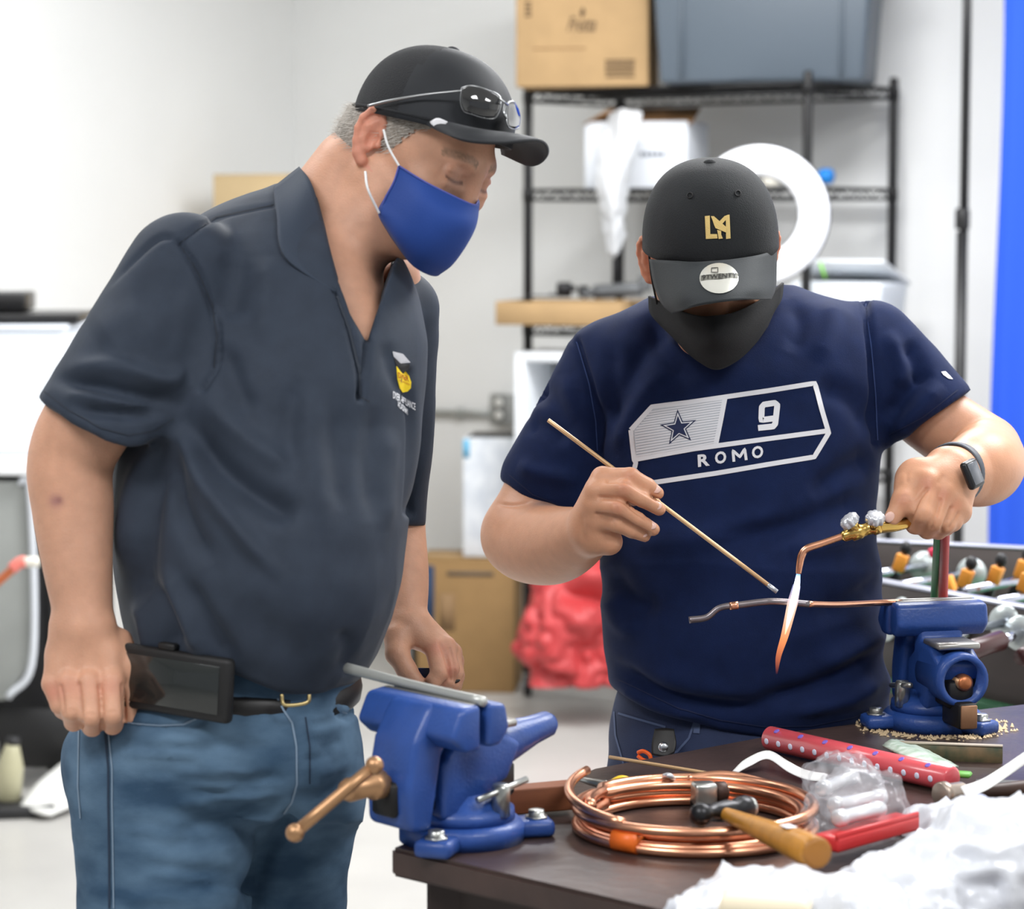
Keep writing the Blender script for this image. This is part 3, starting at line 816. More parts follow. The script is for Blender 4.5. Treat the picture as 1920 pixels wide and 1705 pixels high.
mk('floor_rail', box((lx - .03, 6.72, .14), (.20, .04, .16), ua, .004, 1), BKF, lw)
gd = prism([(-.36, -.27), (-.10, -.27), (-.02, -.16), (-.02, .29), (-.05, .31), (-.36, .31)], (lx + .0, 6.66, .52), ua, .03, .004)
mk('door_panel', gd, pm('grey_door_panel', (150, 153, 150), .4, var=.05), lw)
mk('door_edge', tube([(lx - .09, 6.64, .26), (lx - .022, 6.64, .37), (lx - .022, 6.64, .80), (lx - .05, 6.64, .83)], .010, 8, n=24), pm('white_edge', (206, 210, 216), .4), lw)
ct = thing('wire_tail', 'bent copper-coloured wire tail with pink and white sleeve at left edge', 'wire', V(30, 1060, 6.3))
mk('wire', tube([V(-40, 1120, 6.35), V(0, 1088, 6.32), V(30, 1062, 6.3)], .011, 8, n=12), pm('copper_orange', (206, 116, 76), .4, metal=.4), ct)
mk('pink_sleeve', tube([V(22, 1067, 6.3), V(36, 1056, 6.3), V(48, 1053, 6.3)], .015, 10, n=8), pm('salmon_pink', (232, 128, 116), .5), ct)
mk('white_sleeve', tube([V(44, 1054, 6.3), V(74, 1054, 6.3)], .013, 10, n=4), pm('jar_white', (230, 226, 214), .35), ct)
PANM = pm('white_scrap_panel', (214, 214, 210), .5, var=.05)
pnl = patch([[V(38, 1512, 6.5), V(70, 1470, 6.62), V(120, 1430, 6.75)], [V(76, 1526, 6.45), V(110, 1490, 6.58), V(170, 1410, 6.8)], [V(96, 1530, 6.45), V(150, 1500, 6.55), V(215, 1430, 6.75)]], 12, 12, .008)
mk('scrap_sheet', pnl, PANM, label='bent white scrap panel lying on the floor beside the blue jeans', cat='panel')
q = V(105, 1400, 6.85); mk('scrap_bracket', join(box((q.x, 6.9, .055), (.20, .10, .05), fr_yaw(18), .006, 2), box((q.x - .04, 6.86, .10), (.10, .05, .05), fr_yaw(30), .006, 2)), pm('scrap_grey', (150, 148, 146), .5), label='grey folded sheet bracket on the floor under the stripped range', cat='bracket')
q = V(102, 1365, 6.75); mk('scrap_tray', prism([(-.08, -.03), (.09, -.012), (.09, .035), (-.08, .02), (-.085, .0)], (q.x + .01, 6.78, q.z), fr_yaw(6), .06, .004), pm('pale_blue_enamel', (196, 204, 214), .4), label='pale blue grey metal tray end poking out behind the hanging hand', cat='tray')
q = V(12, 1478, 6.45)
by = thing('plastic_jug', 'yellowish grey translucent jug standing on the floor at far left edge', 'jug', (q.x, 6.45, 0))
mk('jug_body', lathe((q.x - .02, 6.45, .03), (q.x + .0, 6.45, .2), [(0, .03), (.006, .036), (.09, .034), (.13, .022), (.15, .016)], 18), pm('jug_plastic', (176, 172, 142), .4), by)
mk('jug_cap', lathe((q.x - .002, 6.45, .175), (q.x + .002, 6.45, .22), [(0, .018), (.018, .018)], 14), DRK, by)
mk('rubber_block', box((q.x + .02, 6.42, .015), (.18, .12, .03), fr_yaw(10), .008, 2), DRK, label='flat black rubber block on the floor under the yellowish jug', cat='block')

# ---------------------------------------------------------------- foosball table at the right
FB = thing('foosball_table', 'dark brown foosball table with player rods behind the workbench at right', 'foosball table', V(1800, 1400, 4.7) * 1.0)
FB.location.z = 0
FBM = pm('dark_brown_laminate', (62, 54, 52), .45, var=.12, vscale=6, aniso=(1, 1, 6)); EDG = pm('silver_edging', (150, 152, 164), .4, metal=.4)
zt = .87
n0, n1 = T(1560, 1076, zt), T(2010, 1158, zt)
f0 = T(1560, 1013, zt); fdir = (n1 - n0).normalized(); 
f1 = T(1990, 1034, zt)
def wallseg(a, b, h, th, nm):
    d_ = (b - a); L_ = d_.length; d_.normalize(); n_ = Z3.cross(d_)
    w_ = mk(nm, box((a + b) / 2 - Z3 * h / 2, (L_, th, h), (d_, n_, Z3), .002, 1), FBM, FB)
    mk('edging', box((a + b) / 2 + Z3 * .003, (L_, th + .002, .006), (d_, n_, Z3), .002, 1), EDG, w_)
    return d_, n_
dn, nn_ = wallseg(n0, n1, .30, .028, 'side_wall'); df_, nf_ = wallseg(f0, f1, .30, .028, 'side_wall')
wallseg(n0, f0, .30, .028, 'end_wall')
pc_ = (n0 + n1 + f0 + f1) / 4
mk('playfield', box(Vector((pc_.x + .05, pc_.y, .70)), (.9, .62, .02), (dn, nn_, Z3), .002, 1), pm('green_field', (44, 92, 62), .6), FB)
for p in (n0 + dn * .14 - nn_ * -.08, n1 - dn * .05 + nn_ * .08, f0 + df_ * .14 - nf_ * .08, f1 - df_ * .05 - nf_ * .08):
    mk('leg', box((p.x, p.y, .30), (.09, .09, .60), (dn, nn_, Z3), .006, 2), FBM, FB)
CHR = pm('chrome_rod', (188, 192, 206), .18, metal=1); DISC = pm('steel_disc', (196, 204, 204), .3, metal=.5)
OR_ = pm('player_orange', (240, 158, 62), .5); BK_ = pm('player_black', (24, 24, 26), .5); PK_ = pm('player_pink', (222, 58, 92), .5); HND = pm('handle_maroon', (62, 30, 30), .35)
def rod(pa_, pb_, discs, players, handle=None):
    r_ = mk('rod', tube([pa_, pb_], .0075, 10, n=2), CHR, FB); ax = (pb_ - pa_).normalized()
    for (c, s) in discs: mk('bearing', lathe(c - ax * .006, c + ax, [(0, .008), (.001, .028), (.005, .030), (.008, .022), (.012, .012)], 22), DISC, r_)
    for (c, flip) in players:
        up_ = (Z3 * flip + ax.cross(Z3) * .35).normalized(); sd = ax; fw = sd.cross(up_)
        mk('player_body', prism([(-.011, -.008), (.011, -.008), (.014, .026), (-.014, .026)], c + up_ * .004, (sd, fw, up_), .020, .003), OR_, r_)
        mk('player_head', ball(c + up_ * .043, (.011, .011, .013), 12, 8), BK_, r_)
        mk('player_legs', prism([(-.009, 0), (.009, 0), (.008, -.040), (-.008, -.040)], c - up_ * .008, (sd, fw, up_), .016, .003), BK_, r_)
        mk('player_foot', box(c - up_ * .052 + fw * .004, (.019, .030, .018), (sd, fw, up_), .005, 2), PK_, r_)
    if handle:
        a, b_ = handle; mk('handle', lathe(a, b_, [(0, .012), (.008, .0165), (.05, .015), (.085, .0165), (.095, .012), (.105, .014), (.112, .009)], 16), HND, r_)
nwn = Z3.cross(dn); nwn = nwn if nwn.dot(Vector((0, 1, 0))) < 0 else -nwn
def onfb(px, py, off=.016): return onwall(px, py, 0, n0 + nwn * off, nwn)
rod(V(1640, 1077, 4.62), V(1740, 1062, 4.95), [(V(1733, 1063, 4.93), 0)], [(V(1684, 1068, 4.72), 1)])
rod(V(1690, 1098, 4.55), V(1830, 1073, 4.94), [(V(1822, 1075, 4.92), 0)], [(V(1776, 1084, 4.75), -1), (V(1806, 1098, 4.55), 1)])
rod(V(1810, 1108, 4.42), V(1990, 1075, 4.9), [], [(V(1862, 1092, 4.55), 1), (V(1912, 1080, 4.68), 1)])
rod(V(1870, 1128, 4.28), V(2010, 1105, 4.7), [], [(V(1918, 1106, 4.42), 1)])
for (x, y, L_) in ((1694, 1152, .16), (1662, 1172, .14)): rod(onfb(x, y) + nwn * L_, onfb(x, y) - nwn * .02, [(onfb(x, y, .02), 0)], [])
rod(onfb(1803, 1166) + nwn * .10, onfb(1803, 1166) - nwn * .02, [(onfb(1803, 1166, .02), 0)], [])
hp_ = V(1880, 1200, 4.02); rod(hp_, onfb(1915, 1188), [(onfb(1915, 1188, .02), 0)], [], (hp_, V(1795, 1228, 3.93)))
rod(V(1768, 1193, 3.98), onfb(1886, 1168), [(onfb(1886, 1168, .02), 0)], [])
mk('handle', lathe(V(1960, 1222, 4.06), V(1900, 1236, 4.0), [(0, .012), (.008, .0165), (.06, .015), (.07, .012)], 16), HND, FB)
# ---------------------------------------------------------------- people: shared parts
def hframe(yaw, pitch, roll=0.0):
    y, p, r = map(math.radians, (yaw, pitch, roll))
    f = Vector((math.cos(y) * math.cos(p), -math.sin(y) * math.cos(p), -math.sin(p)))
    l = Vector((math.sin(y), math.cos(y), 0)); u = f.cross(l)
    R = Matrix.Rotation(r, 3, f)
    return f, R @ l, R @ u
class Head:
    def __init__(s, H, fr, S): s.H, s.fr, s.S = Vector(H), fr, S * 0.001
    def p(s, f, l, u): return s.H + (s.fr[0] * f + s.fr[1] * l + s.fr[2] * u) * s.S
    def e(s, c, r, k=0.01, op='u'): return ell(s.p(*c), [x * s.S for x in r], s.fr, k, op)
    def r(s, a, b, ra, rb, k=0.01, op='u'): return rc(s.p(*a), s.p(*b), ra * s.S, rb * s.S, k, op)
    def loc(s, v):
        q = (v - np.array(s.H)) / s.S
        return q @ np.array(s.fr[0]), q @ np.array(s.fr[1]), q @ np.array(s.fr[2])
    def ear(s, side, flare=25):
        out = s.fr[1] * side; a = math.radians(flare)
        back = -s.fr[0] * math.cos(a) + out * math.sin(a); en = out * math.cos(a) + s.fr[0] * math.sin(a); up = s.fr[2]
        E = s.p(-12, 79 * side, -8)
        def q(b, u, n): return E + (back * b + up * u + en * n) * s.S
        o = [ell(q(4, 2, -2), [15 * s.S, 27 * s.S, 4.5 * s.S], (back, up, en), 0.004)]
        hx = [(-9, 3, 1), (-7, 18, 2), (2, 29, 2.5), (13, 26, 3), (19, 14, 3), (19, 0, 3), (14, -14, 2), (7, -25, 1), (-1, -31, 0)]
        o += chain([q(*h) for h in hx], [3.5 * s.S] * 6 + [4 * s.S, 6 * s.S, 7.5 * s.S], 0.003)
        o += chain([q(1, 17, 1), q(9, 7, 1.5), q(8, -8, 1), q(2, -17, 1)], [3.5 * s.S] * 4, 0.004)
        o.append(ell(q(-10, -7, 2), [5 * s.S] * 3, None, 0.004))
        o.append(ell(q(-2, -4, 3), [6 * s.S, 10 * s.S, 5 * s.S], (back, up, en), 0.003, 's'))
        return o, E
    def prims(s):
        o = [s.e((-4, 0, 20), (88, 74, 76), 0.01), s.e((28, 0, -34), (64, 62, 80), 0.03)]
        for d in (-1, 1):
            o.append(s.r((-6, 56 * d, -50), (52, 26 * d, -96), 18, 19, 0.025))
            o.append(s.e((60, 42 * d, -28), (26, 20, 18), 0.016))
        o += [s.e((72, 0, -98), (22, 26, 18), 0.02), s.r((75.5, -28, 14), (75.5, 28, 14), 13, 13, 0.014)]
        for d in (-1, 1):
            o.append(s.e((98, 33 * d, -5), (15, 18, 11), 0.012, 's'))
            o.append(s.e((72.5, 32 * d, -6), (13.5, 15, 13.5), 0.003))
            o.append(s.r((82.5, 18 * d, 2), (80, 44 * d, 0), 3.6, 3.2, 0.005))
            o.append(s.r((84, 20 * d, -17), (82, 44 * d, -16), 4, 4, 0.008))
        o.append(s.r((88, 0, 6), (96, 0, -34), 8, 10, 0.010))
        return o
def tint_base(n, rgb): return np.tile(np.array(lin(rgb)[:3]), (n, 1))
def blend(t, w, rgb):
    w = np.clip(w, 0, 1)[:, None]; return t * (1 - w) + np.array(lin(rgb)[:3]) * w
def face_tint(hd, v, t, brow, lash, ear, lip=None):
    f, l, u = hd.loc(v)
    al = np.abs(l)
    bw = np.exp(-((u - 19 + 0.012 * (al - 30) ** 2) / 5.0) ** 4) * (al > 13) * (al < 52) * (f > 62)
    t = blend(t, 0.85 * bw * (0.8 + 0.4 * vnoise(v, 900, 3)), brow)
    la = np.exp(-((u + 11.5 - 0.02 * (al - 32) ** 2 * 0.5) / 2.2) ** 2) * (np.abs(al - 32) < 14) * (f > 74)
    t = blend(t, 0.9 * la, lash)
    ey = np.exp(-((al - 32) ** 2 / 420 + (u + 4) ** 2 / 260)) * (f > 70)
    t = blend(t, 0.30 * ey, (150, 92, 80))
    e = (al > 74) * (f < 12) * (f > -46) * (u > -45) * (u < 28)
    t = blend(t, 0.55 * e, ear)
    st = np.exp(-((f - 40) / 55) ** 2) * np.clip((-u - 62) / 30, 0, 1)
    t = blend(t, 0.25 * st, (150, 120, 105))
    return t
def near_tint(v, t, c, r, rgb, a):
    d = np.linalg.norm(v - np.array(c), axis=1); return blend(t, a * np.exp(-(d / r) ** 2), rgb)
def cap_dome(C, fr, a, b, h, n_az=64, n_el=22, sq=2.3, front=0.0):
    """crown of a ball cap: a half-length, b half-width, h height, fuller towards the front"""
    f, l, u = fr; vs, fs = [], []
    for j in range(n_el + 1):
        e = j / n_el * math.pi / 2
        r = math.cos(e) ** (2 / sq); z = math.sin(e) ** (2 / sq)
        for i in range(n_az):
            q = 2 * math.pi * i / n_az
            fx, ly = math.cos(q), math.sin(q)
            seam = 0.0
            for s6 in range(6):
                dq = abs((q - s6 * math.pi / 3 + math.pi) % (2 * math.pi) - math.pi)
                seam = max(seam, math.exp(-(dq / 0.045) ** 2))
            k = 1 - 0.008 * seam
            rr = r * k
            x = fx * a * rr * (1 + front * fx * (1 - z * 0.4)); y = ly * b * rr
            vs.append(C + f * x + l * y + u * (h * z * (1 - 0.02 * seam * 0) + 0.004 * 0))
    for j in range(n_el):
        for i in range(n_az):
            q = (i + 1) % n_az
            fs.append((j * n_az + i, j * n_az + q, (j + 1) * n_az + q, (j + 1) * n_az + i))
    return vs, fs
def shell(g, th):
    bm = bmesh.new(); bv = [bm.verts.new(v) for v in g[0]]
    for f in g[1]:
        try: bm.faces.new([bv[i] for i in dict.fromkeys(f)])
        except ValueError: pass
    bmesh.ops.remove_doubles(bm, verts=bm.verts, dist=0.0004)
    bmesh.ops.recalc_face_normals(bm, faces=bm.faces)
    bmesh.ops.solidify(bm, geom=bm.faces, thickness=th)
    return from_bm(bm)
def nail(c, fwd, nrm, w, l):
    fwd, nrm = Vector(fwd).normalized(), Vector(nrm).normalized(); s = fwd.cross(nrm).normalized(); nrm = s.cross(fwd).normalized()
    return ball(c, (l, w, w * 0.32), 12, 8, (fwd, s, nrm))
SKIN_A = pm('skin_fair', (214, 166, 140), 0.5, sss=0.18, attr=True, var=0.05, vscale=60, bump=0.12, bscale=420)
SKIN_B = pm('skin_tan', (206, 156, 124), 0.46, sss=0.18, attr=True, var=0.04, vscale=60, bump=0.08, bscale=420)
NAIL = pm('fingernail', (228, 186, 172), 0.28)

# ---------------------------------------------------------------- person one: grey polo, dark cap, blue mask, looking down at the work
M1 = thing('person', 'person in dark grey polo shirt and jeans, blue face mask, leaning in to watch', 'person', (V(430, 1705, 3.07).x, V(430, 1705, 3.07).y, 0.0))
h1 = Head(V(786, 274, 3.10), hframe(34, 26, -10), 1.04)
ROWS1 = [(345, 540, 600, 3.14, .05), (370, 440, 640, 3.13, .085), (400, 372, 690, 3.12, .115), (450, 305, 735, 3.11, .145), (500, 268, 764, 3.10, .16),
         (560, 246, 786, 3.10, .17), (640, 232, 800, 3.09, .18), (720, 222, 798, 3.08, .185), (800, 210, 790, 3.08, .19), (900, 203, 780, 3.07, .20),
         (1000, 205, 768, 3.06, .21), (1100, 217, 752, 3.06, .215), (1160, 228, 735, 3.06, .21), (1200, 238, 717, 3.06, .20), (1240, 246, 696, 3.06, .19),
         (1270, 255, 678, 3.06, .175), (1300, 262, 660, 3.06, .165), (1330, 275, 640, 3.06, .15)]
arm1 = [V(330, 540, 2.99), V(185, 760, 2.95), V(134, 860, 2.95), V(137, 960, 2.95), V(146, 1065, 2.94), V(153, 1130, 2.935), V(156, 1175, 2.93)]
px1 = mpp(2.94)
body1 = h1.prims()
e1, E1 = h1.ear(-1); e1b, _ = h1.ear(1)
body1 += [e1, e1b]
body1 += [rc(V(575, 470, 3.13), V(672, 330, 3.12), .066, .060, .02), rc(V(640, 470, 3.08), V(715, 400, 3.08), .05, .045, .03),
          loft(ROWS1[1:-3], 3.09, .036, k=.02), rc(V(360, 520, 3.0), V(720, 520, 3.2), .05, .045, .02)]
body1 += [rc(V(640, 545, 3.035), V(690, 650, 3.0), .03, .03, .02)]
body1.append(limb(arm1, [.054, .053, .0500, .0465, .0395, .0350, .0345], 22, .012))
# near hand: palm, four curled fingers, thumb tucked beside the index
K1 = {'p': (99, 1284), 'r': (128, 1277), 'm': (167, 1279), 'i': (209, 1276)}
hand1 = []
for kk, wx in (('p', 128), ('r', 142), ('m', 160), ('i', 182)):
    x, y = K1[kk]
    hand1 += chain([V(wx, 1180, 2.93), V(x, y - 3, 2.915)], [.021, .0150 if kk != 'p' else .0125], .012)
hand1 += [rc(V(120, 1230, 2.94), V(205, 1230, 2.935), .021, .022, .014)]
def fing(a, b, c, d, r, da, db, dc_, dd): return [chain([V(*a, da), V(*b, db), V(*c, dc_), V(*d, dd)], r, .003, first=.004)]
hand1 += fing((99, 1284), (112, 1322), (118, 1332), (120, 1312), [.0125, .0105, .0098, .009], 2.912, 2.908, 2.928, 2.945)
hand1 += fing((128, 1277), (135, 1332), (138, 1354), (140, 1330), [.0150, .0118, .0108, .0098], 2.908, 2.898, 2.925, 2.945)
hand1 += fing((167, 1279), (171, 1342), (173, 1362), (174, 1335), [.0158, .0130, .0118, .0105], 2.906, 2.892, 2.92, 2.945)
hand1 += fing((209, 1276), (211, 1338), (211, 1359), (208, 1332), [.0155, .0130, .0116, .0105], 2.910, 2.897, 2.922, 2.945)
hand1 += [chain([V(222, 1205, 2.945), V(240, 1248, 2.935), V(241, 1300, 2.935), V(246, 1347, 2.935)], [.017, .0150, .0120, .0080], .008)]
body1 += hand1
# far arm and hand pinching a small plate
px1b = mpp(3.25)
body1.append(limb([V(735, 580, 3.22), V(742, 800, 3.32), V(744, 960, 3.33), V(756, 1080, 3.29), V(765, 1165, 3.25)], [.05, .046, .037, .033, .0235], 18, .012))
for (kx, ky, wx, d) in ((815, 1216, 757, 3.225), (836, 1212, 765, 3.235), (848, 1224, 772, 3.25), (852, 1240, 778, 3.265)):
    body1 += chain([V(wx, 1175, 3.25), V(kx, ky, d)], [.020, .0125], .012)
body1 += [chain([V(748, 1195, 3.235), V(745, 1226, 3.22), V(762, 1256, 3.215), V(782, 1278, 3.21)], [.020, .0145, .0122, .0095], .006),
          chain([V(815, 1216, 3.225), V(824, 1262, 3.205), V(813, 1277, 3.203), V(803, 1285, 3.21)], [.0130, .0110, .0095, .0082], .003),
          chain([V(836, 1212, 3.235), V(846, 1255, 3.218), V(840, 1277, 3.22), V(829, 1292, 3.228)], [.0125, .0105, .0095, .0082], .003),
          chain([V(848, 1224, 3.25), V(855, 1262, 3.24), V(850, 1283, 3.24), V(841, 1297, 3.245)], [.0120, .0100, .009, .008], .003),
          chain([V(852, 1240, 3.265), V(858, 1268, 3.258), V(854, 1286, 3.258), V(848, 1295, 3.262)], [.0110, .009, .0082, .0072], .003)]
v, Q = solid(body1, .0023, 1)
G1 = [([(114, 1287), (118, 1310), (120, 1338)], 3.0, 3.0, False), ([(147, 1283), (150, 1310), (154, 1362)], 3.2, 3.4, False), ([(187, 1286), (190, 1320), (192, 1372)], 3.4, 3.8, False), ([(230, 1285), (232, 1320), (234, 1352)], 3.2, 3.4, False),
      ([(106, 1278), (114, 1262), (122, 1240)], 5, .9), ([(148, 1272), (150, 1250), (152, 1225)], 6, 1.0), ([(188, 1272), (184, 1250), (180, 1225)], 6, 1.0),
      ([(160, 1342), (171, 1339), (182, 1342)], 2.6, .9), ([(200, 1338), (211, 1334), (222, 1338)], 2.6, .9), ([(128, 1334), (135, 1331), (143, 1334)], 2.4, .8),
      ([(826, 1208), (838, 1240), (845, 1275)], 2.6, 2.6, False), ([(843, 1216), (851, 1245), (853, 1280)], 2.4, 2.2, False), ([(768, 1215), (785, 1222), (796, 1240)], 5, 1.4)]
v = folds(v, Q, G1)
t = tint_base(len(v), (209, 158, 130))
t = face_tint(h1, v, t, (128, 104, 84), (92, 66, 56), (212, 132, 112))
for kk in K1: t = near_tint(v, t, V(K1[kk][0], K1[kk][1] + 14, 2.90), .012, (196, 122, 104), .55)
t = near_tint(v, t, V(104, 940, 2.905), .008, (140, 92, 100), .6)
t = near_tint(v, t, V(112, 938, 2.905), .004, (110, 60, 70), .6)
for (x, y) in ((815, 1216), (836, 1212), (848, 1224), (835, 1262), (846, 1256)): t = near_tint(v, t, V(x, y, 3.21), .011, (205, 128, 108), .45)
mk('body', (v, Q), SKIN_A, M1, tint=t)
HAIRG = pm('grey_hair', (150, 142, 132), 0.55, var=.35, vscale=90, bump=.5, bscale=300, aniso=(1, 1, .35))
C1 = V(808, 244, 3.085); c1f = hframe(35, 11, -9)
# hair below the cap: short grey sides and back
hp = [h1.e((-5, 0, 20), (92, 78, 80)), h1.e((-44, 0, -28), (56, 62, 46), .03)]
hv, hQ = solid(hp, .004, 1)
f_, l_, u_ = h1.loc(hv)
side = (np.abs(l_) > 50)
low = np.where(f_ > -4, -34 + np.maximum(0, f_ - 2) * 1.55 + 7 * vnoise(hv, 300, 5), np.where(f_ > -30, 8, -52 + (f_ + 30) * 0.1 + 7 * vnoise(hv, 220, 5)))
rimh = (hv - np.array(C1)) @ np.array(c1f[2])
keep = (u_ > low) & (f_ < 50) & (rimh < .008)
kf = keep[hQ].all(1)
mk('hair', (hv, hQ[kf]), HAIRG, M1)
rs = np.random.default_rng(4); ids = np.unique(hQ[kf].ravel()); ids = rs.choice(ids, min(2600, len(ids) * 3)); nn = vnorm(hv, hQ)
sv, sf = [], []
for i in ids:
    p = Vector(hv[i] + rs.normal(0, .0015, 3)); n_ = Vector(nn[i]); dirn = (h1.fr[0] * -0.75 - h1.fr[2] * 0.55 + n_ * 0.30 + Vector(rs.normal(0, .22, 3))).normalized()
    w_ = n_.cross(dirn).normalized() * .00035; L_ = .006 + .006 * rs.random(); k = len(sv)
    sv += [p - w_, p + w_, p + dirn * L_]; sf.append((k, k + 1, k + 2))
mk('hair_strands', (sv, sf), pm('silver_hair', (196, 190, 182), 0.45), M1, kind='stuff')

# polo shirt
sl1 = [rc(V(350, 510, 2.99), V(196, 800, 2.945), .070, .084, .035), rc(V(200, 785, 2.945), V(160, 870, 2.93), .060, .064, .004, 's'),
       hemcut([(40, 735), (75, 752), (110, 778), (150, 803), (200, 830), (240, 842), (285, 838), (320, 812), (350, 782), (400, 740)], 2.93)]
sl1b = [rc(V(735, 585, 3.22), V(742, 990, 3.32), .060, .040, .03), hemcut([(600, 975), (780, 988), (900, 990)], 3.3)]
shirt = [loft(ROWS1, 3.09, 0, k=.01), sl1, sl1b,
         cutter([(560, 300), (585, 335), (612, 430), (630, 520), (655, 590), (688, 645), (702, 600), (716, 550), (735, 498), (770, 440), (740, 330)], 2.7, 3.16, .004),
         hemcut([(150, 1205), (240, 1213), (300, 1236), (440, 1268), (530, 1299), (600, 1300), (660, 1283), (690, 1262), (760, 1200)], 3.0)]
v, Q = solid(shirt, .0042, 2)
F1 = [([(335, 455), (372, 510), (398, 570), (406, 630), (400, 690), (380, 730)], 6, 4.5, False),
      ([(335, 455), (405, 407), (515, 384)], 5, 3, False), ([(205, 540), (250, 490), (300, 447), (335, 450)], 6, 3),
      ([(100, 712), (180, 722), (270, 745), (335, 752)], 13, 7), ([(130, 690), (220, 690), (310, 712), (350, 690)], 16, -6),
      ([(140, 768), (230, 775), (320, 770)], 12, 6), ([(120, 740), (200, 752), (300, 768)], 11, -4),
      ([(345, 770), (390, 850), (450, 905), (520, 950), (560, 968)], 26, 12), ([(330, 800), (380, 905), (450, 1000), (530, 1085)], 15, -7),
      ([(315, 830), (340, 950), (395, 1060)], 22, 9), ([(380, 745), (470, 830), (560, 880)], 20, -5), ([(300, 820), (270, 1000), (262, 1150)], 22, 11), ([(268, 850), (240, 960), (240, 1080)], 16, -5),
      ([(445, 470), (438, 540), (425, 600)], 26, 6), ([(505, 480), (500, 560), (490, 650)], 22, -4), ([(412, 640), (440, 720), (470, 780)], 22, 6),
      ([(630, 548), (655, 620), (672, 690), (675, 745)], 5, 4, False), ([(688, 645), (684, 690), (676, 745)], 6, 5, False),
      ([(640, 760), (632, 860), (640, 960)], 22, 3.5), ([(585, 720), (590, 860), (600, 1000)], 26, -4), ([(560, 700), (540, 800), (548, 900)], 22, 4),
      ([(700, 760), (690, 860), (700, 980)], 20, 4), ([(735, 800), (728, 900), (725, 1000)], 18, -4), ([(722, 640), (735, 700), (770, 760)], 14, 3),
      ([(270, 1090), (310, 1160), (330, 1225)], 16, 8), ([(300, 1060), (345, 1150), (380, 1240)], 16, -6), ([(250, 1120), (275, 1180), (290, 1230)], 12, -5), ([(340, 1080), (390, 1170), (440, 1250)], 18, 6),
      ([(640, 1180), (655, 1220), (640, 1270)], 16, 4), ([(450, 1120), (520, 1200), (600, 1250)], 40, 4),
      ([(180, 640), (240, 610), (320, 620)], 40, -4), ([(250, 560), (300, 540), (350, 560)], 30, 3), ([(768, 700), (774, 820), (768, 960)], 8, 6, False)]
v = folds(v, Q, F1, gain=1.7)
pxx, pyy, _z = PXA(v[:, 0], v[:, 1], v[:, 2])
low_ = np.clip((pyy - 620) / 250, 0, 1)
v = v + vnorm(v, Q) * (vnoise(v, 14, 2) * .0024 + vnoise(v, 34, 8) * .0008 + (.35 - np.abs(vnoise(v * np.array((15, 15, 3.0)), 1, 91))) * .006 * low_)[:, None]
POLO = pm('polo_knit', (47, 55, 68), 0.7, spec=.25, var=.08, vscale=40, bump=.15, bscale=900, sheen=.06)
polo = mk('polo_shirt', (v, Q), POLO, M1)
S1 = Surf(v, Q)
SEAM = pm('polo_seam', (38, 44, 54), 0.8)
mk('seam', strip(S1, [(336, 457), (372, 511), (398, 570), (406, 630), (400, 690)], 2.2, 6), SEAM, polo)
mk('seam', strip(S1, [(336, 456), (405, 408), (514, 385)], 2.2, 6), SEAM, polo)
mk('sleeve_hem', strip(S1, [(84, 735), (130, 770), (190, 803), (240, 816), (290, 808), (325, 785)], 1.8, 5), SEAM, polo)
mk('placket', strip(S1, [(632, 556), (657, 622), (673, 690), (677, 742)], 4.5, 5), pm('placket_edge', (46, 53, 64), .7), polo)
mk('placket_stitch', strip(S1, [(673, 744), (692, 754)], 3, 4), SEAM, polo)
def on1(x, y, l): return S1.at(x, y, l) or V(x, y, 2.99)
cl = patch([[V(562, 314, 3.115), V(584, 345, 3.045), V(606, 425, 3.005), V(632, 523, 2.985)],
            [V(535, 335, 3.10), V(553, 385, 3.01), V(575, 455, 2.975), V(632, 534, 2.975)],
            [on1(514, 358, .004), on1(519, 410, .005), on1(534, 487, .005), on1(630, 548, .006)]], 22, 12, .003)
mk('collar', cl, pm('polo_collar', (53, 62, 76), .7, spec=.25, bump=.2, bscale=700, sheen=.06), polo)
cl2 = patch([[V(735, 490, 3.10), V(728, 525, 3.05), V(715, 570, 3.015), V(700, 612, 3.0)],
             [V(752, 500, 3.11), V(750, 540, 3.06), V(742, 575, 3.02), V(716, 618, 2.998)],
             [V(757, 512, 3.12), V(771, 560, 3.09), V(762, 594, 3.035), V(728, 604, 3.0)]], 14, 10, .003)
mk('collar', cl2, MATS['polo_collar'], polo)
mk('emblem', area(S1, [(735, 659), (754, 664), (768, 680), (750, 682), (737, 669)], 4), pm('emblem_grey', (178, 178, 184), .6), polo)
mk('emblem', area(S1, [(738, 672), (750, 682), (767, 683), (765, 692), (753, 699), (742, 687)], 4), pm('emblem_black', (20, 20, 24), .7), polo)
mk('emblem', area(S1, [(742, 686), (750, 697), (755, 701), (759, 695), (766, 705), (770, 717), (769, 728), (763, 734), (754, 736), (748, 728), (744, 712)], 4), pm('emblem_yellow', (244, 212, 28), .55), polo)
mk('lettering', text_on(S1, 'DYER', (745, 708), (765, 716), (744, 698), .0022, bold=.01), pm('print_red', (176, 60, 30), .6), polo)
mk('lettering', text_on(S1, 'APPLIANCE REPAIR', (746, 714), (767, 723), (746, 711), .0022), pm('print_red', (176, 60, 30), .6), polo)
WHITEP = pm('print_white', (232, 233, 238), .6)
mk('lettering', text_on(S1, 'DYER APPLIANCE', (735, 747), (777, 769), (735, 734), .0016, bold=.012), WHITEP, polo)
mk('lettering', text_on(S1, 'ACADEMY', (744, 763), (764, 779), (743, 751), .0016, bold=.012), WHITEP, polo)

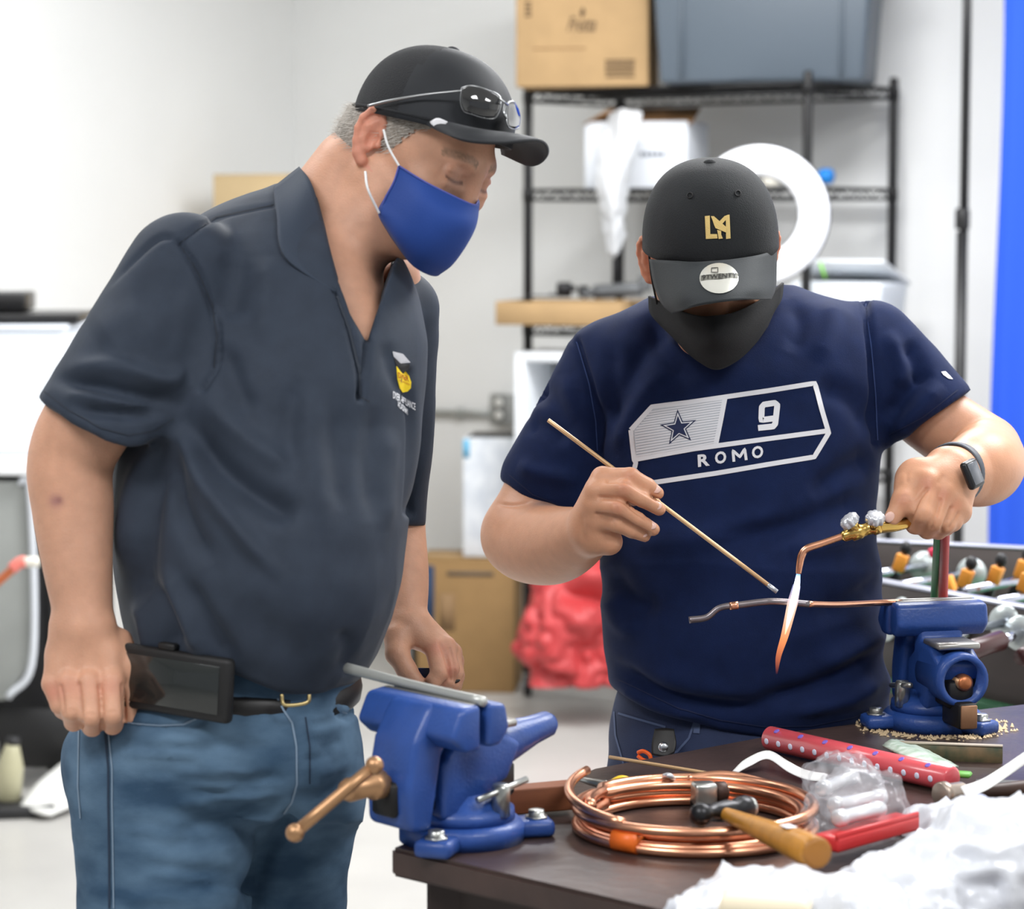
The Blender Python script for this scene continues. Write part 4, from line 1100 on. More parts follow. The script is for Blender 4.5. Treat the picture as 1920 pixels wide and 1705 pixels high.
# jeans
jn = [loft([(1222, 268, 682, 3.07, .16), (1262, 262, 668, 3.07, .155), (1300, 195, 664, 3.07, .158), (1350, 140, 672, 3.07, .168), (1400, 113, 681, 3.07, .172), (1450, 112, 686, 3.07, .172),
            (1500, 124, 688, 3.07, .16), (1545, 150, 680, 3.07, .13)], 3.07, 0, k=.02),
      rc(V(306, 1480, 3.02), V(310, 1705, 3.0), .110, .0975, .02), rc(V(310, 1705, 3.0), V(316, 2050, 2.99), .0975, .072, .02), rc(V(316, 2050, 2.99), V(310, 2640, 3.06), .072, .062, .02),
      rc(V(512, 1480, 3.13), V(505, 1705, 3.16), .108, .091, .02), rc(V(505, 1705, 3.16), V(500, 2020, 3.17), .091, .07, .02), rc(V(500, 2020, 3.17), V(480, 2560, 3.25), .07, .062, .02)]
v, Q = solid(jn, .0046, 1)
FJ = []
rj = random.Random(3)
for i in range(34):
    y = 1385 + i * 9.5; x = rj.uniform(215, 400); l = rj.uniform(70, 190); s = rj.uniform(-.06, .22)
    FJ.append(([(x, y), (x + l * .5, y + l * s * .3 + rj.uniform(-5, 5)), (x + l, y + l * s)], rj.uniform(7, 12), rj.choice((-1, 1, 1)) * rj.uniform(1.2, 3.0)))
for i in range(12):
    y = 1350 + i * 26; x = rj.uniform(565, 600); l = rj.uniform(50, 90)
    FJ.append(([(x, y), (x + l * .5, y - l * .1), (x + l, y - l * .3)], 9, rj.choice((-1, 1)) * 2.2))
FJ += [([(540, 1500), (440, 1540), (330, 1555)], 14, 6), ([(545, 1540), (500, 1600), (465, 1700)], 16, 9, False), ([(530, 1450), (430, 1480), (330, 1470)], 14, 4),
       ([(545, 1500), (600, 1490), (670, 1450)], 14, 5), ([(250, 1360), (340, 1366), (380, 1352)], 7, 4, False), ([(655, 1305), (668, 1330), (650, 1345), (632, 1335)], 7, 6, False)]
v = folds(v, Q, FJ, gain=1.35)
v = v + vnorm(v, Q) * (vnoise(v, 20, 12) * .002 + vnoise(v, 60, 18) * .0007)[:, None]
DEN = pm('blue_denim', (50, 74, 98), .85, spec=.2, rgb2=(94, 120, 144), vscale=9, bump=.3, bscale=700, sheen=.0, aniso=(1, 1, 2.2))
jeans = mk('jeans', (v, Q), DEN, M1)
J1 = Surf(v, Q)
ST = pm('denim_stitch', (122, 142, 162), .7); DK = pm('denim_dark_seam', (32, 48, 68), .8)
mk('side_seam', strip(J1, [(149, 1362), (148, 1420), (147, 1475), (152, 1535)], 2.2, 6), ST, jeans)
mk('side_seam', strip(J1, [(204, 1374), (211, 1440), (211, 1504), (213, 1628), (214, 1704)], 2.4, 6), ST, jeans)
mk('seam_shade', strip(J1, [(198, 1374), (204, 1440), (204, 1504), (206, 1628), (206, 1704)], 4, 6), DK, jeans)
mk('fly_seam', strip(J1, [(520, 1310), (531, 1332), (547, 1356), (555, 1400), (556, 1470), (546, 1505), (528, 1530)], 3.5, 5), ST, jeans)
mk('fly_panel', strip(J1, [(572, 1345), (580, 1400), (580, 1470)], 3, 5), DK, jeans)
mk('pocket_edge', strip(J1, [(240, 1356), (300, 1360), (345, 1358), (368, 1348)], 3, 5), ST, jeans)
mk('pocket_edge', strip(J1, [(652, 1300), (668, 1328), (655, 1340), (640, 1334)], 3, 5), ST, jeans)
# belt
bl = []
for k in range(60):
    a = 2 * math.pi * k / 60
    bl.append(V(464 + 203 * math.cos(a), 1284 + 8 * math.cos(a + .6), 3.07) + Vector((0, math.sin(a) * .160, 0)))
mk('belt', tube(bl, .008, 8, closed=True, flat=((0, 0, 1), 2.3)), pm('black_leather', (22, 21, 22), .45), M1)
bk = [on for on in (V(528, 1302, 2.895), V(534, 1322, 2.893), V(575, 1318, 2.893), V(580, 1303, 2.895))]
mk('belt_buckle', tube(bk, .0022, 8, n=20), pm('brass_buckle', (190, 170, 120), .35, metal=1), M1)
SHOE = pm('brown_shoe', (70, 52, 40), .5)
for (x, y, d, yy) in ((310, 2640, 3.06, 0), (480, 2560, 3.25, 0)):
    c = V(x, y, d); c.z = .035
    mk('shoe', from_bm((lambda bm: bm)(bmesh.new())) if False else ball(c + Vector((.05, -.05, .01)), (.15, .055, .052), 20, 12, (Vector((.75, -.66, 0)), Vector((.66, .75, 0)), Vector((0, 0, 1)))), SHOE, M1)

# cap of person one
CAPF = pm('black_cap_twill', (30, 33, 38), .68, bump=.1, bscale=900, sheen=.05)
MESHF = pm('black_cap_mesh', (26, 28, 32), .8, bump=.6, bscale=800, sheen=.05)
g = shell(cap_dome(C1, c1f, .101, .085, .098, sq=2.25, front=.03), -.0025)
mi = []
for f in g[1]:
    c = sum((Vector(g[0][i]) for i in f), Vector()) / len(f) - C1
    mi.append(1 if c.dot(c1f[0]) < .012 else 0)
cap1 = mk('cap', (g[0], g[1], mi), [CAPF, MESHF], M1)
def c1p(f, l, u): return C1 + c1f[0] * f + c1f[1] * l + c1f[2] * u
mk('cap_button', ball(c1p(0.004, 0, .098), (.009, .009, .0055), 14, 8, c1f), CAPF, cap1)
sw = [c1p(.101 * math.cos(math.radians(a)) * 1.03, .0865 * math.sin(math.radians(a)), .007) for a in range(-180, 180, 6)]
mk('sweatband_seam', tube(sw, .0022, 6, closed=True), MESHF, cap1)
ctrl = [[V(785, 219, 3.012), V(822, 226, 2.990), V(880, 240, 2.982), V(928, 248, 3.015), V(947, 248, 3.055), V(950, 250, 3.095), V(930, 240, 3.14)],
        [V(788, 224, 3.008), V(838, 236, 2.972), V(900, 246, 2.962), V(962, 252, 3.0), V(985, 262, 3.045), V(975, 272, 3.09), V(936, 262, 3.14)],
        [V(792, 229, 3.004), V(852, 249, 2.955), V(918, 257, 2.948), V(993, 258, 2.985), V(1012, 275, 3.035), V(990, 296, 3.085), V(940, 278, 3.14)],
        [V(796, 233, 3.0), V(862, 262, 2.945), V(934, 269, 2.94), V(1012, 264, 2.978), V(1027, 290, 3.03), V(998, 312, 3.08), V(942, 290, 3.14)]]
brim1 = mk('brim', patch(ctrl, 40, 16, .0035), CAPF, cap1)
mk('cap_sticker', patch([[V(807, 228, 2.985), V(821, 221, 2.978), V(838, 228, 2.972)], [V(807, 231, 2.984), V(822, 232, 2.978), V(838, 230, 2.972)], [V(812, 236, 2.982), V(824, 243, 2.978), V(827, 242, 2.975)]], 6, 6, .0008), pm('white_tag', (236, 236, 240), .4), cap1)
# face mask of person one
MSK = pm('blue_mask_cotton', (24, 62, 138), .75, bump=.15, bscale=800, sheen=.05)
mc = [[V(748, 311, 3.012), V(795, 340, 2.985), V(842, 364, 2.985), V(887, 384, 3.005), V(897, 378, 3.06), V(880, 352, 3.13)],
      [V(738, 342, 3.010), V(790, 374, 2.968), V(838, 400, 2.962), V(884, 418, 2.985), V(892, 418, 3.04), V(890, 390, 3.13)],
      [V(722, 372, 3.014), V(772, 415, 2.972), V(818, 440, 2.965), V(868, 455, 2.992), V(876, 450, 3.04), V(870, 425, 3.13)],
      [V(711, 400, 3.020), V(750, 448, 2.988), V(796, 478, 2.982), V(840, 495, 3.01), V(850, 488, 3.05), V(850, 460, 3.13)],
      [V(732, 440, 3.035), V(765, 486, 3.01), V(786, 505, 3.01), V(812, 516, 3.03), V(825, 510, 3.06), V(830, 480, 3.13)]]
mask1 = mk('face_mask', patch(mc, 44, 36, .003), MSK, M1)
def edge(pts, r, m, nm, par): return mk(nm, tube(pts, r, 6, n=40), m, par)
MS2 = pm('mask_stitch', (84, 92, 168), .7)
edge([q + Vector((0, -.003, 0)) for q in mc[0][:5]], .0011, MS2, 'mask_hem', mask1)
edge([q[0] + Vector((0, -.003, 0)) for q in mc[:4]], .0011, MS2, 'mask_hem', mask1)
edge([q[4] + Vector((-.001, -.004, 0)) for q in mc], .0010, pm('mask_fold', (16, 40, 104), .7), 'mask_seam', mask1)
EL = pm('white_elastic', (240, 240, 240), .6)
edge([V(719, 243, 3.005), V(728, 275, 3.005), V(748, 311, 3.008)], .0016, EL, 'ear_loop', mask1)
edge([V(685, 322, 3.005), V(690, 355, 2.995), V(711, 400, 3.012)], .0016, EL, 'ear_loop', mask1)

# sunglasses resting on the cap (a thing of their own)
SG = thing('sunglasses', 'sunglasses with dark lenses and thin silver arms resting on the black cap brim', 'sunglasses', c1p(.1, 0, .012))
LN = pm('dark_lens', (26, 27, 30), .06, spec=.9, coat=1.0); SV = pm('silver_metal', (176, 178, 180), .28, metal=1)
lens1 = [[V(866, 165, 2.975), V(885, 161, 2.968), V(912, 168, 2.966), V(936, 180, 2.972)],
         [V(864, 190, 2.974), V(885, 190, 2.964), V(912, 195, 2.962), V(938, 200, 2.970)],
         [V(870, 208, 2.975), V(885, 214, 2.968), V(908, 221, 2.966), V(928, 221, 2.972)]]
mk('lens', patch(lens1, 14, 12, .0018), LN, SG)
lens2 = [[V(952, 192, 2.99), V(963, 191, 3.01), V(971, 202, 3.03)], [V(949, 212, 2.99), V(964, 216, 3.01), V(976, 220, 3.035)], [V(952, 236, 2.99), V(963, 242, 3.01), V(973, 238, 3.03)]]
mk('lens', patch(lens2, 12, 10, .0018), LN, SG)
def rim(l, par):
    r = l[0] + [l[1][-1]] + l[2][::-1] + [l[1][0]]
    mk('rim', tube(r + [r[0]], .0011, 6, n=48), SV, par)
rim(lens1, SG); rim(lens2, SG)
mk('bridge', tube([V(936, 186, 2.97), V(943, 190, 2.962), V(952, 197, 2.985)], .0013, 6, n=10), SV, SG)
mk('nose_pad', tube([V(947, 196, 2.98), V(945, 212, 2.975), V(950, 222, 2.978)], .0016, 6, n=12), SV, SG)
mk('temple_arm', tube([V(866, 170, 2.974), V(800, 177, 2.985), V(740, 187, 3.0), V(690, 199, 3.02)], [.0010, .0012, .0017, .0019], 8, n=24), SV, SG)
mk('temple_arm', tube([V(972, 205, 3.032), V(960, 190, 3.12), V(930, 175, 3.18)], [.0012, .002], 8, n=14), SV, SG)

# phone in a black case on the belt
PH = thing('smartphone', 'smartphone in a thick black case clipped sideways on the belt of the grey polo wearer', 'smartphone', V(338, 1330, 2.87))
pa, pb, pc = V(228, 1204, 2.935), V(436, 1236, 2.862), V(226, 1324, 2.94)
ax_ = (pb - pa).normalized(); az_ = (pa - pc); az_ = (az_ - ax_ * az_.dot(ax_)).normalized(); ay_ = az_.cross(ax_)
pcx = (pa + pb) / 2 + (pc - pa) / 2
pw, phh = (pb - pa).length, (pa - pc).length
mk('case', box(pcx, (pw, .016, phh), (ax_, ay_, az_), .006, 3), pm('black_rubber', (24, 24, 25), .55), PH)
mk('screen', box(pcx - ay_ * -.0085 if ay_.y < 0 else pcx - ay_ * .0085, (pw * .84, .001, phh * .74), (ax_, ay_, az_), .0003, 1), pm('phone_glass', (34, 38, 38), .12, spec=.8), PH)
mk('belt_clip', box(pcx + az_ * (phh / 2 + .003) - ax_ * .012, (.024, .012, .009), (ax_, ay_, az_), .003, 2), MATS['black_rubber'], PH)
# ring and the small plate pinched in the far hand
mk('finger_ring', tube([V(853 + 9 * math.cos(a), 1271 + 5 * math.sin(a), 3.24) + Vector((0, math.sin(a * 1.0) * -.010, 0)) for a in [k * math.pi / 10 for k in range(20)]], .0022, 6, closed=True), pm('black_ring', (20, 22, 26), .35), M1)
GP = thing('metal_plate', 'small silver plate with dark blue tab pinched between thumb and finger of far hand', 'metal plate', V(795, 1290, 3.2))
gx, gy, gz = frame((1, -.15, 0))
mk('plate', box(V(794, 1284, 3.197), (.024, .018, .003), (gx, gy, gz), .001, 1), pm('bright_steel', (205, 208, 214), .25, metal=1), GP)
mk('tab', box(V(797, 1266, 3.225), (.018, .004, .018), (gx, gy, gz), .001, 1), pm('navy_plastic', (20, 36, 72), .4), GP)
# ---------------------------------------------------------------- person two: navy T-shirt, dark cap bowed over the torch
M2 = thing('person', 'person in navy T-shirt with white chest print, black cap and mask, brazing with a torch', 'person', (V(1390, 1400, 3.6).x, V(1390, 1400, 3.6).y, 0.0))
h2 = Head(V(1333, 480, 3.42), hframe(90, 33, 4), 1.02)
h2.fr = hframe(86, 33, 3)
ROWS2 = [(535, 1270, 1470, 3.60, .06), (565, 1200, 1590, 3.60, .095), (600, 1135, 1655, 3.60, .115), (640, 1092, 1668, 3.59, .13), (700, 1082, 1664, 3.585, .145),
         (800, 1096, 1656, 3.585, .155), (900, 1112, 1648, 3.59, .16), (1000, 1124, 1645, 3.595, .165), (1100, 1128, 1655, 3.60, .172), (1200, 1131, 1660, 3.61, .175),
         (1280, 1143, 1668, 3.62, .172), (1340, 1165, 1666, 3.63, .165), (1395, 1190, 1655, 3.64, .15)]
body2 = h2.prims()
for sd in (-1, 1): body2.append(h2.ear(sd, 35)[0])
body2 += [rc(V(1340, 640, 3.62), V(1335, 520, 3.50), .066, .060, .02), loft(ROWS2[1:], 3.59, .032, k=.02),
          rc(V(1150, 680, 3.6), V(1600, 640, 3.6), .040, .040, .02)]
# right arm of the figure (left in the picture): elbow out, forearm reaching forward
body2.append(limb([V(1135, 710, 3.60), V(1040, 870, 3.58), V(985, 1000, 3.56)], [.046, .052, .0550], 12, .012))
body2.append(limb([V(980, 1006, 3.56), V(1000, 1018, 3.53), V(1040, 1022, 3.47), V(1080, 1010, 3.40), V(1108, 992, 3.345)], [.0560, .0570, .0530, .042, .0300], 18, .02))
# hand holding the filler rod
D = 3.32
for (kx, ky, wx, wy, dd) in ((1130, 897, 1108, 965, 0), (1118, 922, 1106, 975, -.008), (1115, 949, 1106, 985, -.006), (1118, 976, 1108, 995, 0)):
    body2 += chain([V(wx, wy, D + .02), V(kx, ky, D + dd)], [.022, .0155], .012)
body2 += [rc(V(1118, 1008, D + .02), V(1142, 1016, D + .012), .023, .018, .015)]
def fg2(pts, r): return [chain([V(*p) for p in pts], r, .003, first=.005)]
body2 += fg2([(1130, 897, D), (1182, 893, D - .018), (1214, 911, D - .012), (1233, 925, D - .004)], [.0140, .0112, .0100, .0085])
body2 += fg2([(1118, 922, D - .008), (1170, 917, D - .030), (1204, 936, D - .024), (1236, 955, D - .012)], [.0145, .0118, .0104, .0088])
body2 += fg2([(1115, 949, D - .006), (1158, 952, D - .030), (1196, 975, D - .020), (1225, 993, D - .008)], [.0140, .0115, .0100, .0086])
body2 += fg2([(1118, 976, D), (1155, 983, D - .018), (1184, 996, D - .010), (1209, 1006, D)], [.0130, .0102, .0090, .0076])
body2 += fg2([(1122, 960, D + .03), (1165, 935, D + .030), (1200, 930, D + .022), (1228, 945, D + .016)], [.0180, .0140, .0115, .0090])
# left arm (right in the picture): elbow out, forearm coming forward and back across
body2.append(limb([V(1630, 665, 3.60), V(1725, 765, 3.59), V(1842, 846, 3.565)], [.046, .050, .0520], 12, .012))
body2.append(limb([V(1846, 850, 3.565), V(1850, 868, 3.50), V(1838, 878, 3.44), V(1812, 886, 3.41), V(1785, 890, 3.37)], [.0520, .0530, .0520, .044, .0345], 18, .004))
D2 = 3.33
for (kx, ky, wx, wy, dd) in ((1738, 905, 1772, 880, -.012), (1768, 926, 1782, 890, -.008), (1788, 946, 1786, 898, 0), (1798, 960, 1788, 905, .012)):
    body2 += chain([V(wx, wy, D2 + .03), V(kx, ky, D2 + dd)], [.028, .0170], .014)
body2 += [rc(V(1715, 900, D2 + .012), V(1760, 905, D2 + .015), .026, .028, .014)]
body2 += fg2([(1738, 905, D2 - .012), (1727, 962, D2 - .034), (1716, 984, D2 - .012), (1708, 976, D2 + .008)], [.0170, .0140, .0125, .0110])
body2 += fg2([(1768, 926, D2 - .008), (1752, 976, D2 - .026), (1739, 993, D2 - .006), (1728, 982, D2 + .012)], [.0165, .0140, .0125, .0110])
body2 += fg2([(1788, 946, D2), (1773, 982, D2 - .016), (1759, 995, D2 + .002), (1748, 984, D2 + .016)], [.0155, .0130, .0118, .0105])
body2 += fg2([(1798, 960, D2 + .012), (1787, 980, D2 - .004), (1774, 990, D2 + .010), (1764, 980, D2 + .02)], [.0135, .0115, .0102, .0092])
body2 += [chain([V(1722, 895, D2 + .012), V(1704, 912, D2 - .004), V(1694, 940, D2 - .020), V(1672, 973, D2 - .026)], [.0250, .0175, .0145, .0105], .008)]
v, Q = solid(body2, .0023, 1)
G2 = [([(1140, 903), (1175, 905), (1212, 926), (1234, 938)], 2.8, 2.8, False), ([(1124, 933), (1165, 938), (1190, 958), (1210, 972)], 3.0, 3.2, False), ([(1118, 964), (1158, 970), (1190, 988), (1214, 1000)], 2.8, 3.0, False),
      ([(1160, 905), (1166, 915), (1165, 926)], 3, .8), ([(1150, 942), (1156, 952), (1154, 962)], 3, .8), ([(1146, 976), (1152, 985), (1150, 992)], 3, .7), ([(1092, 962), (1092, 990), (1096, 1020)], 6, 1.6),
      ([(1763, 938), (1757, 960), (1747, 992)], 3.0, 3.6, False), ([(1784, 952), (1776, 972), (1766, 996)], 2.8, 3.2, False), ([(1797, 962), (1790, 976), (1780, 990)], 2.6, 2.6, False),
      ([(1738, 918), (1722, 936), (1712, 958), (1704, 984)], 4.0, 4.5, False), ([(1690, 934), (1698, 930), (1706, 936)], 2.4, .9), ([(1692, 940), (1700, 937), (1706, 943)], 2.2, .8),
      ([(1758, 910), (1764, 900), (1772, 890)], 5, 1.2), ([(1702, 886), (1700, 898), (1702, 908)], 3, 1.0),
      ([(930, 945), (965, 948), (1000, 940)], 4, 2.2)]
v = folds(v, Q, G2)
t = tint_base(len(v), (206, 152, 120))
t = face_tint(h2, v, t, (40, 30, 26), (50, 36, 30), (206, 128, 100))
for (x, y, d, a) in ((1738, 908, D2 - .03, .6), (1768, 930, D2 - .025, .55), (1790, 948, D2 - .015, .45), (1170, 917, D - .04, .4), (1158, 952, D - .04, .4), (1182, 893, D - .03, .35), (1694, 938, D2 - .035, .4)):
    t = near_tint(v, t, V(x, y, d), .010, (186, 112, 88), a)
t = near_tint(v, t, V(1018, 955, 3.50), .018, (110, 104, 112), .75); t = near_tint(v, t, V(1042, 962, 3.48), .014, (110, 104, 112), .7)
BODY2 = mk('body', (v, Q), SKIN_B, M2, tint=t)
for (a, b, c) in (((1229, 917, D - .0145), (1214, 911), 0), ((1231, 948, D - .021), (1204, 936), 0), ((1221, 985, D - .0175), (1196, 975), 0), ((1205, 1000, D - .008), (1184, 996), 0)):
    p = V(*a); fw = V(a[0], a[1], D) - V(b[0], b[1], D)
    mk('fingernail', nail(p, fw, (.15, -1, .35), .0058, .0072), NAIL, M2)
mk('fingernail', nail(V(1668, 970, D2 - .0355), V(1668, 970, D2) - V(1692, 940, D2), (.2, -1, .3), .0062, .0078), NAIL, M2)

# T-shirt
sl2 = [rc(V(1140, 690, 3.60), V(1035, 905, 3.575), .066, .074, .035),
       hemcut([(900, 880), (945, 906), (975, 930), (1010, 950), (1060, 966), (1110, 972), (1180, 960)], 3.55)]
sl2b = [rc(V(1630, 650, 3.60), V(1738, 775, 3.585), .066, .070, .035)]
def hem2(pa_, pb_, s):
    ax, ay = pa_; bx, by = pb_; L_ = math.hypot(bx - ax, by - ay)
    def fn(p):
        px, py, zc = PXA(p[:, 0], p[:, 1], p[:, 2])
        return ((px - ax) * (by - ay) - (py - ay) * (bx - ax)) / L_ * s
    return Pr(fn, (-9,) * 3, (9,) * 3, .003, 'i')
sl2b.append(hem2((1813, 738), (1655, 842), 3.55 / FPX))
tee = [loft(ROWS2, 3.59, 0, k=.01), sl2, sl2b, rc(V(1345, 560, 3.42), V(1340, 520, 3.62), .078, .085, .012, 's'),
       hemcut([(1100, 1268), (1145, 1284), (1200, 1318), (1270, 1346), (1350, 1368), (1430, 1380), (1520, 1379), (1600, 1362), (1670, 1335), (1720, 1310)], 3.5)]
v, Q = solid(tee, .0044, 2)
F2 = [([(1080, 640), (1104, 720), (1116, 790), (1120, 850)], 7, 5, False), ([(1622, 562), (1634, 650), (1642, 740), (1646, 830)], 7, 5, False),
      ([(1122, 840), (1160, 740), (1215, 640), (1260, 590)], 24, 6), ([(1150, 850), (1190, 770), (1250, 690)], 20, -4), ([(1130, 800), (1140, 720), (1150, 640)], 18, 4),
      ([(1640, 810), (1600, 750), (1530, 720)], 22, 5), ([(1640, 860), (1590, 880), (1520, 930)], 22, 5), ([(1645, 930), (1560, 960), (1450, 1000), (1330, 1010)], 22, 6), ([(1645, 980), (1560, 1015), (1480, 1040)], 18, -4),
      ([(1125, 900), (1170, 960), (1230, 1000)], 20, 4), ([(1170, 1010), (1270, 1020), (1380, 990), (1480, 950)], 24, -4), ([(1135, 1060), (1180, 1120), (1240, 1150)], 22, 5),
      ([(1140, 1110), (1160, 1160), (1200, 1190)], 18, -4), ([(1655, 1090), (1600, 1130), (1530, 1150)], 20, 4),
      ([(1140, 1240), (1220, 1290), (1330, 1320), (1450, 1330)], 16, 6), ([(1660, 1215), (1600, 1260), (1500, 1300), (1400, 1310)], 20, 7), ([(1665, 1270), (1590, 1310), (1480, 1335)], 14, -4), ([(1665, 1180), (1610, 1220), (1530, 1250)], 18, -4),
      ([(1150, 1275), (1230, 1320), (1330, 1345)], 10, -4), ([(1200, 1250), (1330, 1290), (1480, 1290)], 22, -3),
      ([(985, 790), (1020, 800), (1070, 830)], 18, 5), ([(1000, 720), (1040, 760), (1100, 830)], 22, 5), ([(970, 870), (1020, 890), (1090, 900)], 16, -4), ([(1060, 700), (1075, 780), (1110, 850)], 18, -4),
      ([(1700, 640), (1720, 680), (1730, 720)], 18, 6), ([(1740, 690), (1700, 740), (1660, 790)], 18, 6), ([(1765, 720), (1720, 770), (1670, 820)], 16, -5), ([(1660, 620), (1690, 680), (1690, 730)], 16, -4),
      ([(1480, 560), (1500, 610), (1480, 660)], 18, 3), ([(1560, 560), (1555, 620), (1530, 680)], 18, -3), ([(1220, 590), (1240, 660), (1300, 720)], 16, 3)]
v = folds(v, Q, F2, gain=2.3)
pxx, pyy, _z = PXA(v[:, 0], v[:, 1], v[:, 2])
low_ = np.clip((pyy - 900) / 120, 0, 1)
wv_ = v + vnoise(v, 5, 95)[:, None] * np.array((0, 0, .05))
v = v + vnorm(v, Q) * (vnoise(v, 14, 22) * .0022 + vnoise(v, 34, 28) * .0007 + (.35 - np.abs(vnoise(wv_ * np.array((3.2, 6, 17)), 1, 92))) * .008 * low_)[:, None]
TEE = pm('navy_jersey', (20, 34, 71), .85, spec=.2, var=.10, vscale=40, bump=.18, bscale=900, sheen=.04)
tee_o = mk('t_shirt', (v, Q), TEE, M2)
S2 = Surf(v, Q)
TS = pm('navy_seam', (52, 72, 122), .8); TSD = pm('navy_hem', (18, 30, 66), .8)
mk('seam', strip(S2, [(1081, 642), (1104, 720), (1116, 790), (1119, 845)], 2, 6), TS, tee_o)
mk('seam', strip(S2, [(1623, 564), (1634, 650), (1642, 740), (1645, 825)], 2, 6), TS, tee_o)
mk('sleeve_hem', strip(S2, [(955, 890), (1000, 928), (1055, 950), (1110, 956)], 2, 5), TSD, tee_o)
mk('sleeve_hem', strip(S2, [(1795, 732), (1730, 782), (1668, 815)], 2, 5), TSD, tee_o)
mk('bottom_hem', strip(S2, [(1160, 1275), (1270, 1328), (1350, 1350), (1430, 1362), (1520, 1361), (1600, 1345), (1655, 1322)], 2, 6), TSD, tee_o)
# chest print
PW = pm('print_white', (232, 233, 238), .6)
OUT = [(1183, 806), (1222, 763), (1290, 755), (1358, 745), (1440, 733), (1527, 719), (1540, 768), (1553, 812), (1526, 857), (1440, 871), (1340, 888), (1226, 905)]
mk('print_frame', strip(S2, OUT, 9, 5), PW, tee_o)
mk('print_frame', strip(S2, [(1226, 905), (1200, 892), (1190, 880), (1193, 868), (1190, 862), (1183, 806)], 9, 4), PW, tee_o)
mk('print_frame', strip(S2, [(1190, 862), (1300, 842), (1440, 823), (1552, 808)], 9, 5), PW, tee_o)
mk('print_frame', strip(S2, [(1359, 748), (1351, 790), (1342, 834)], 9, 4), PW, tee_o)
mk('print_panel', area(S2, [(1188, 807), (1224, 767), (1290, 759), (1356, 749), (1341, 832), (1270, 845), (1194, 859)], 6, .0011), pm('print_grey', (196, 200, 208), .65), tee_o)
for k in range(17):
    f_ = (k + .5) / 17
    a_ = (1188 + 6 * f_ + max(0, (.42 - f_)) * 80, 770 + 88 * f_); b_ = (1356 - 14 * f_, 750 + 82 * f_)
    mk('print_stripe', strip(S2, [a_, b_], 2.4, 6, .0016), PW, tee_o)
STAR = [(1271, 770), (1304, 789), (1295, 825), (1256, 832), (1240, 797)]
def star(sc, inr):
    cx, cy = 1273, 803; o = []
    for k in range(5):
        p = STAR[k]; q = STAR[(k + 1) % 5]
        o.append((cx + (p[0] - cx) * sc, cy + (p[1] - cy) * sc))
        m_ = ((p[0] + q[0]) / 2 - cx, (p[1] + q[1]) / 2 - cy); o.append((cx + m_[0] * sc * inr, cy + m_[1] * sc * inr))
    return o
NV = pm('print_navy', (28, 40, 78), .7)
mk('print_star', area(S2, star(1.06, .50), 4, .0021), NV, tee_o)
mk('print_star', area(S2, star(.88, .50), 4, .0026), PW, tee_o)
mk('print_star', area(S2, star(.70, .50), 4, .0031), NV, tee_o)
mk('print_number', strip(S2, [(1451, 785), (1427, 788), (1428, 764), (1432, 759), (1452, 756), (1457, 760), (1453, 795), (1449, 800), (1421, 803)], 11, 3, .0014), PW, tee_o)
for ch, x0, x1, y0, y1 in (('R', 1309, 1331, 876, 873), ('O', 1341, 1362, 871, 868), ('O', 1410, 1431, 861, 858)):
    mk('print_letter', text_on(S2, ch, (x0, y0), (x1, y1), (x0 - 1, y0 - 23), bold=.012 if ch == 'M' else .035), PW, tee_o)
mk('print_letter', strip(S2, [(1376, 866), (1374, 845), (1387, 857), (1396, 842), (1399, 863)], 5.2, 2, .0014), PW, tee_o)
mk('sleeve_mark', area(S2, [(1764, 698), (1772, 697), (1781, 706), (1786, 712), (1778, 711), (1768, 704)], 4), PW, tee_o)

# jeans of person two
jn2 = [loft([(1240, 1172, 1640, 3.63, .125), (1285, 1160, 1648, 3.63, .130), (1360, 1143, 1660, 3.63, .138), (1440, 1142, 1668, 3.62, .155), (1520, 1155, 1662, 3.62, .15), (1570, 1180, 1640, 3.62, .12)], 3.62, 0, k=.02),
       rc(V(1275, 1500, 3.6), V(1268, 1950, 3.6), .105, .07, .02), rc(V(1268, 1950, 3.6), V(1250, 2340, 3.62), .07, .06, .02),
       rc(V(1530, 1500, 3.6), V(1545, 1950, 3.6), .105, .07, .02), rc(V(1545, 1950, 3.6), V(1560, 2340, 3.62), .07, .06, .02)]
v, Q = solid(jn2, .005, 1)
v = v + vnorm(v, Q) * (vnoise(v, 22, 32) * .0022)[:, None]
DN2 = pm('dark_navy_denim', (26, 36, 66), .8, rgb2=(38, 50, 82), vscale=12, bump=.3, bscale=700)
jeans2 = mk('jeans', (v, Q), DN2, M2)
J2 = Surf(v, Q); ST2 = pm('denim_stitch_navy', (74, 88, 122), .7)
mk('pocket_edge', strip(J2, [(1160, 1338), (1200, 1350), (1248, 1364)], 4, 5), ST2, jeans2)
mk('pocket_edge', strip(J2, [(1302, 1355), (1292, 1385), (1270, 1410), (1235, 1425)], 4, 5), ST2, jeans2)
mk('side_seam', strip(J2, [(1150, 1300), (1155, 1380), (1172, 1440)], 3, 5), ST2, jeans2)
mk('belt_loop', strip(J2, [(1308, 1352), (1306, 1376)], 12, 4, .002), ST2, jeans2)
for x in (1250, 1560):
    c = V(x, 2340, 3.62); c.z = .045
    mk('shoe', ball(c + Vector((0, -.06, 0)), (.055, .15, .05), 20, 12), pm('black_shoe', (28, 28, 30), .5), M2)

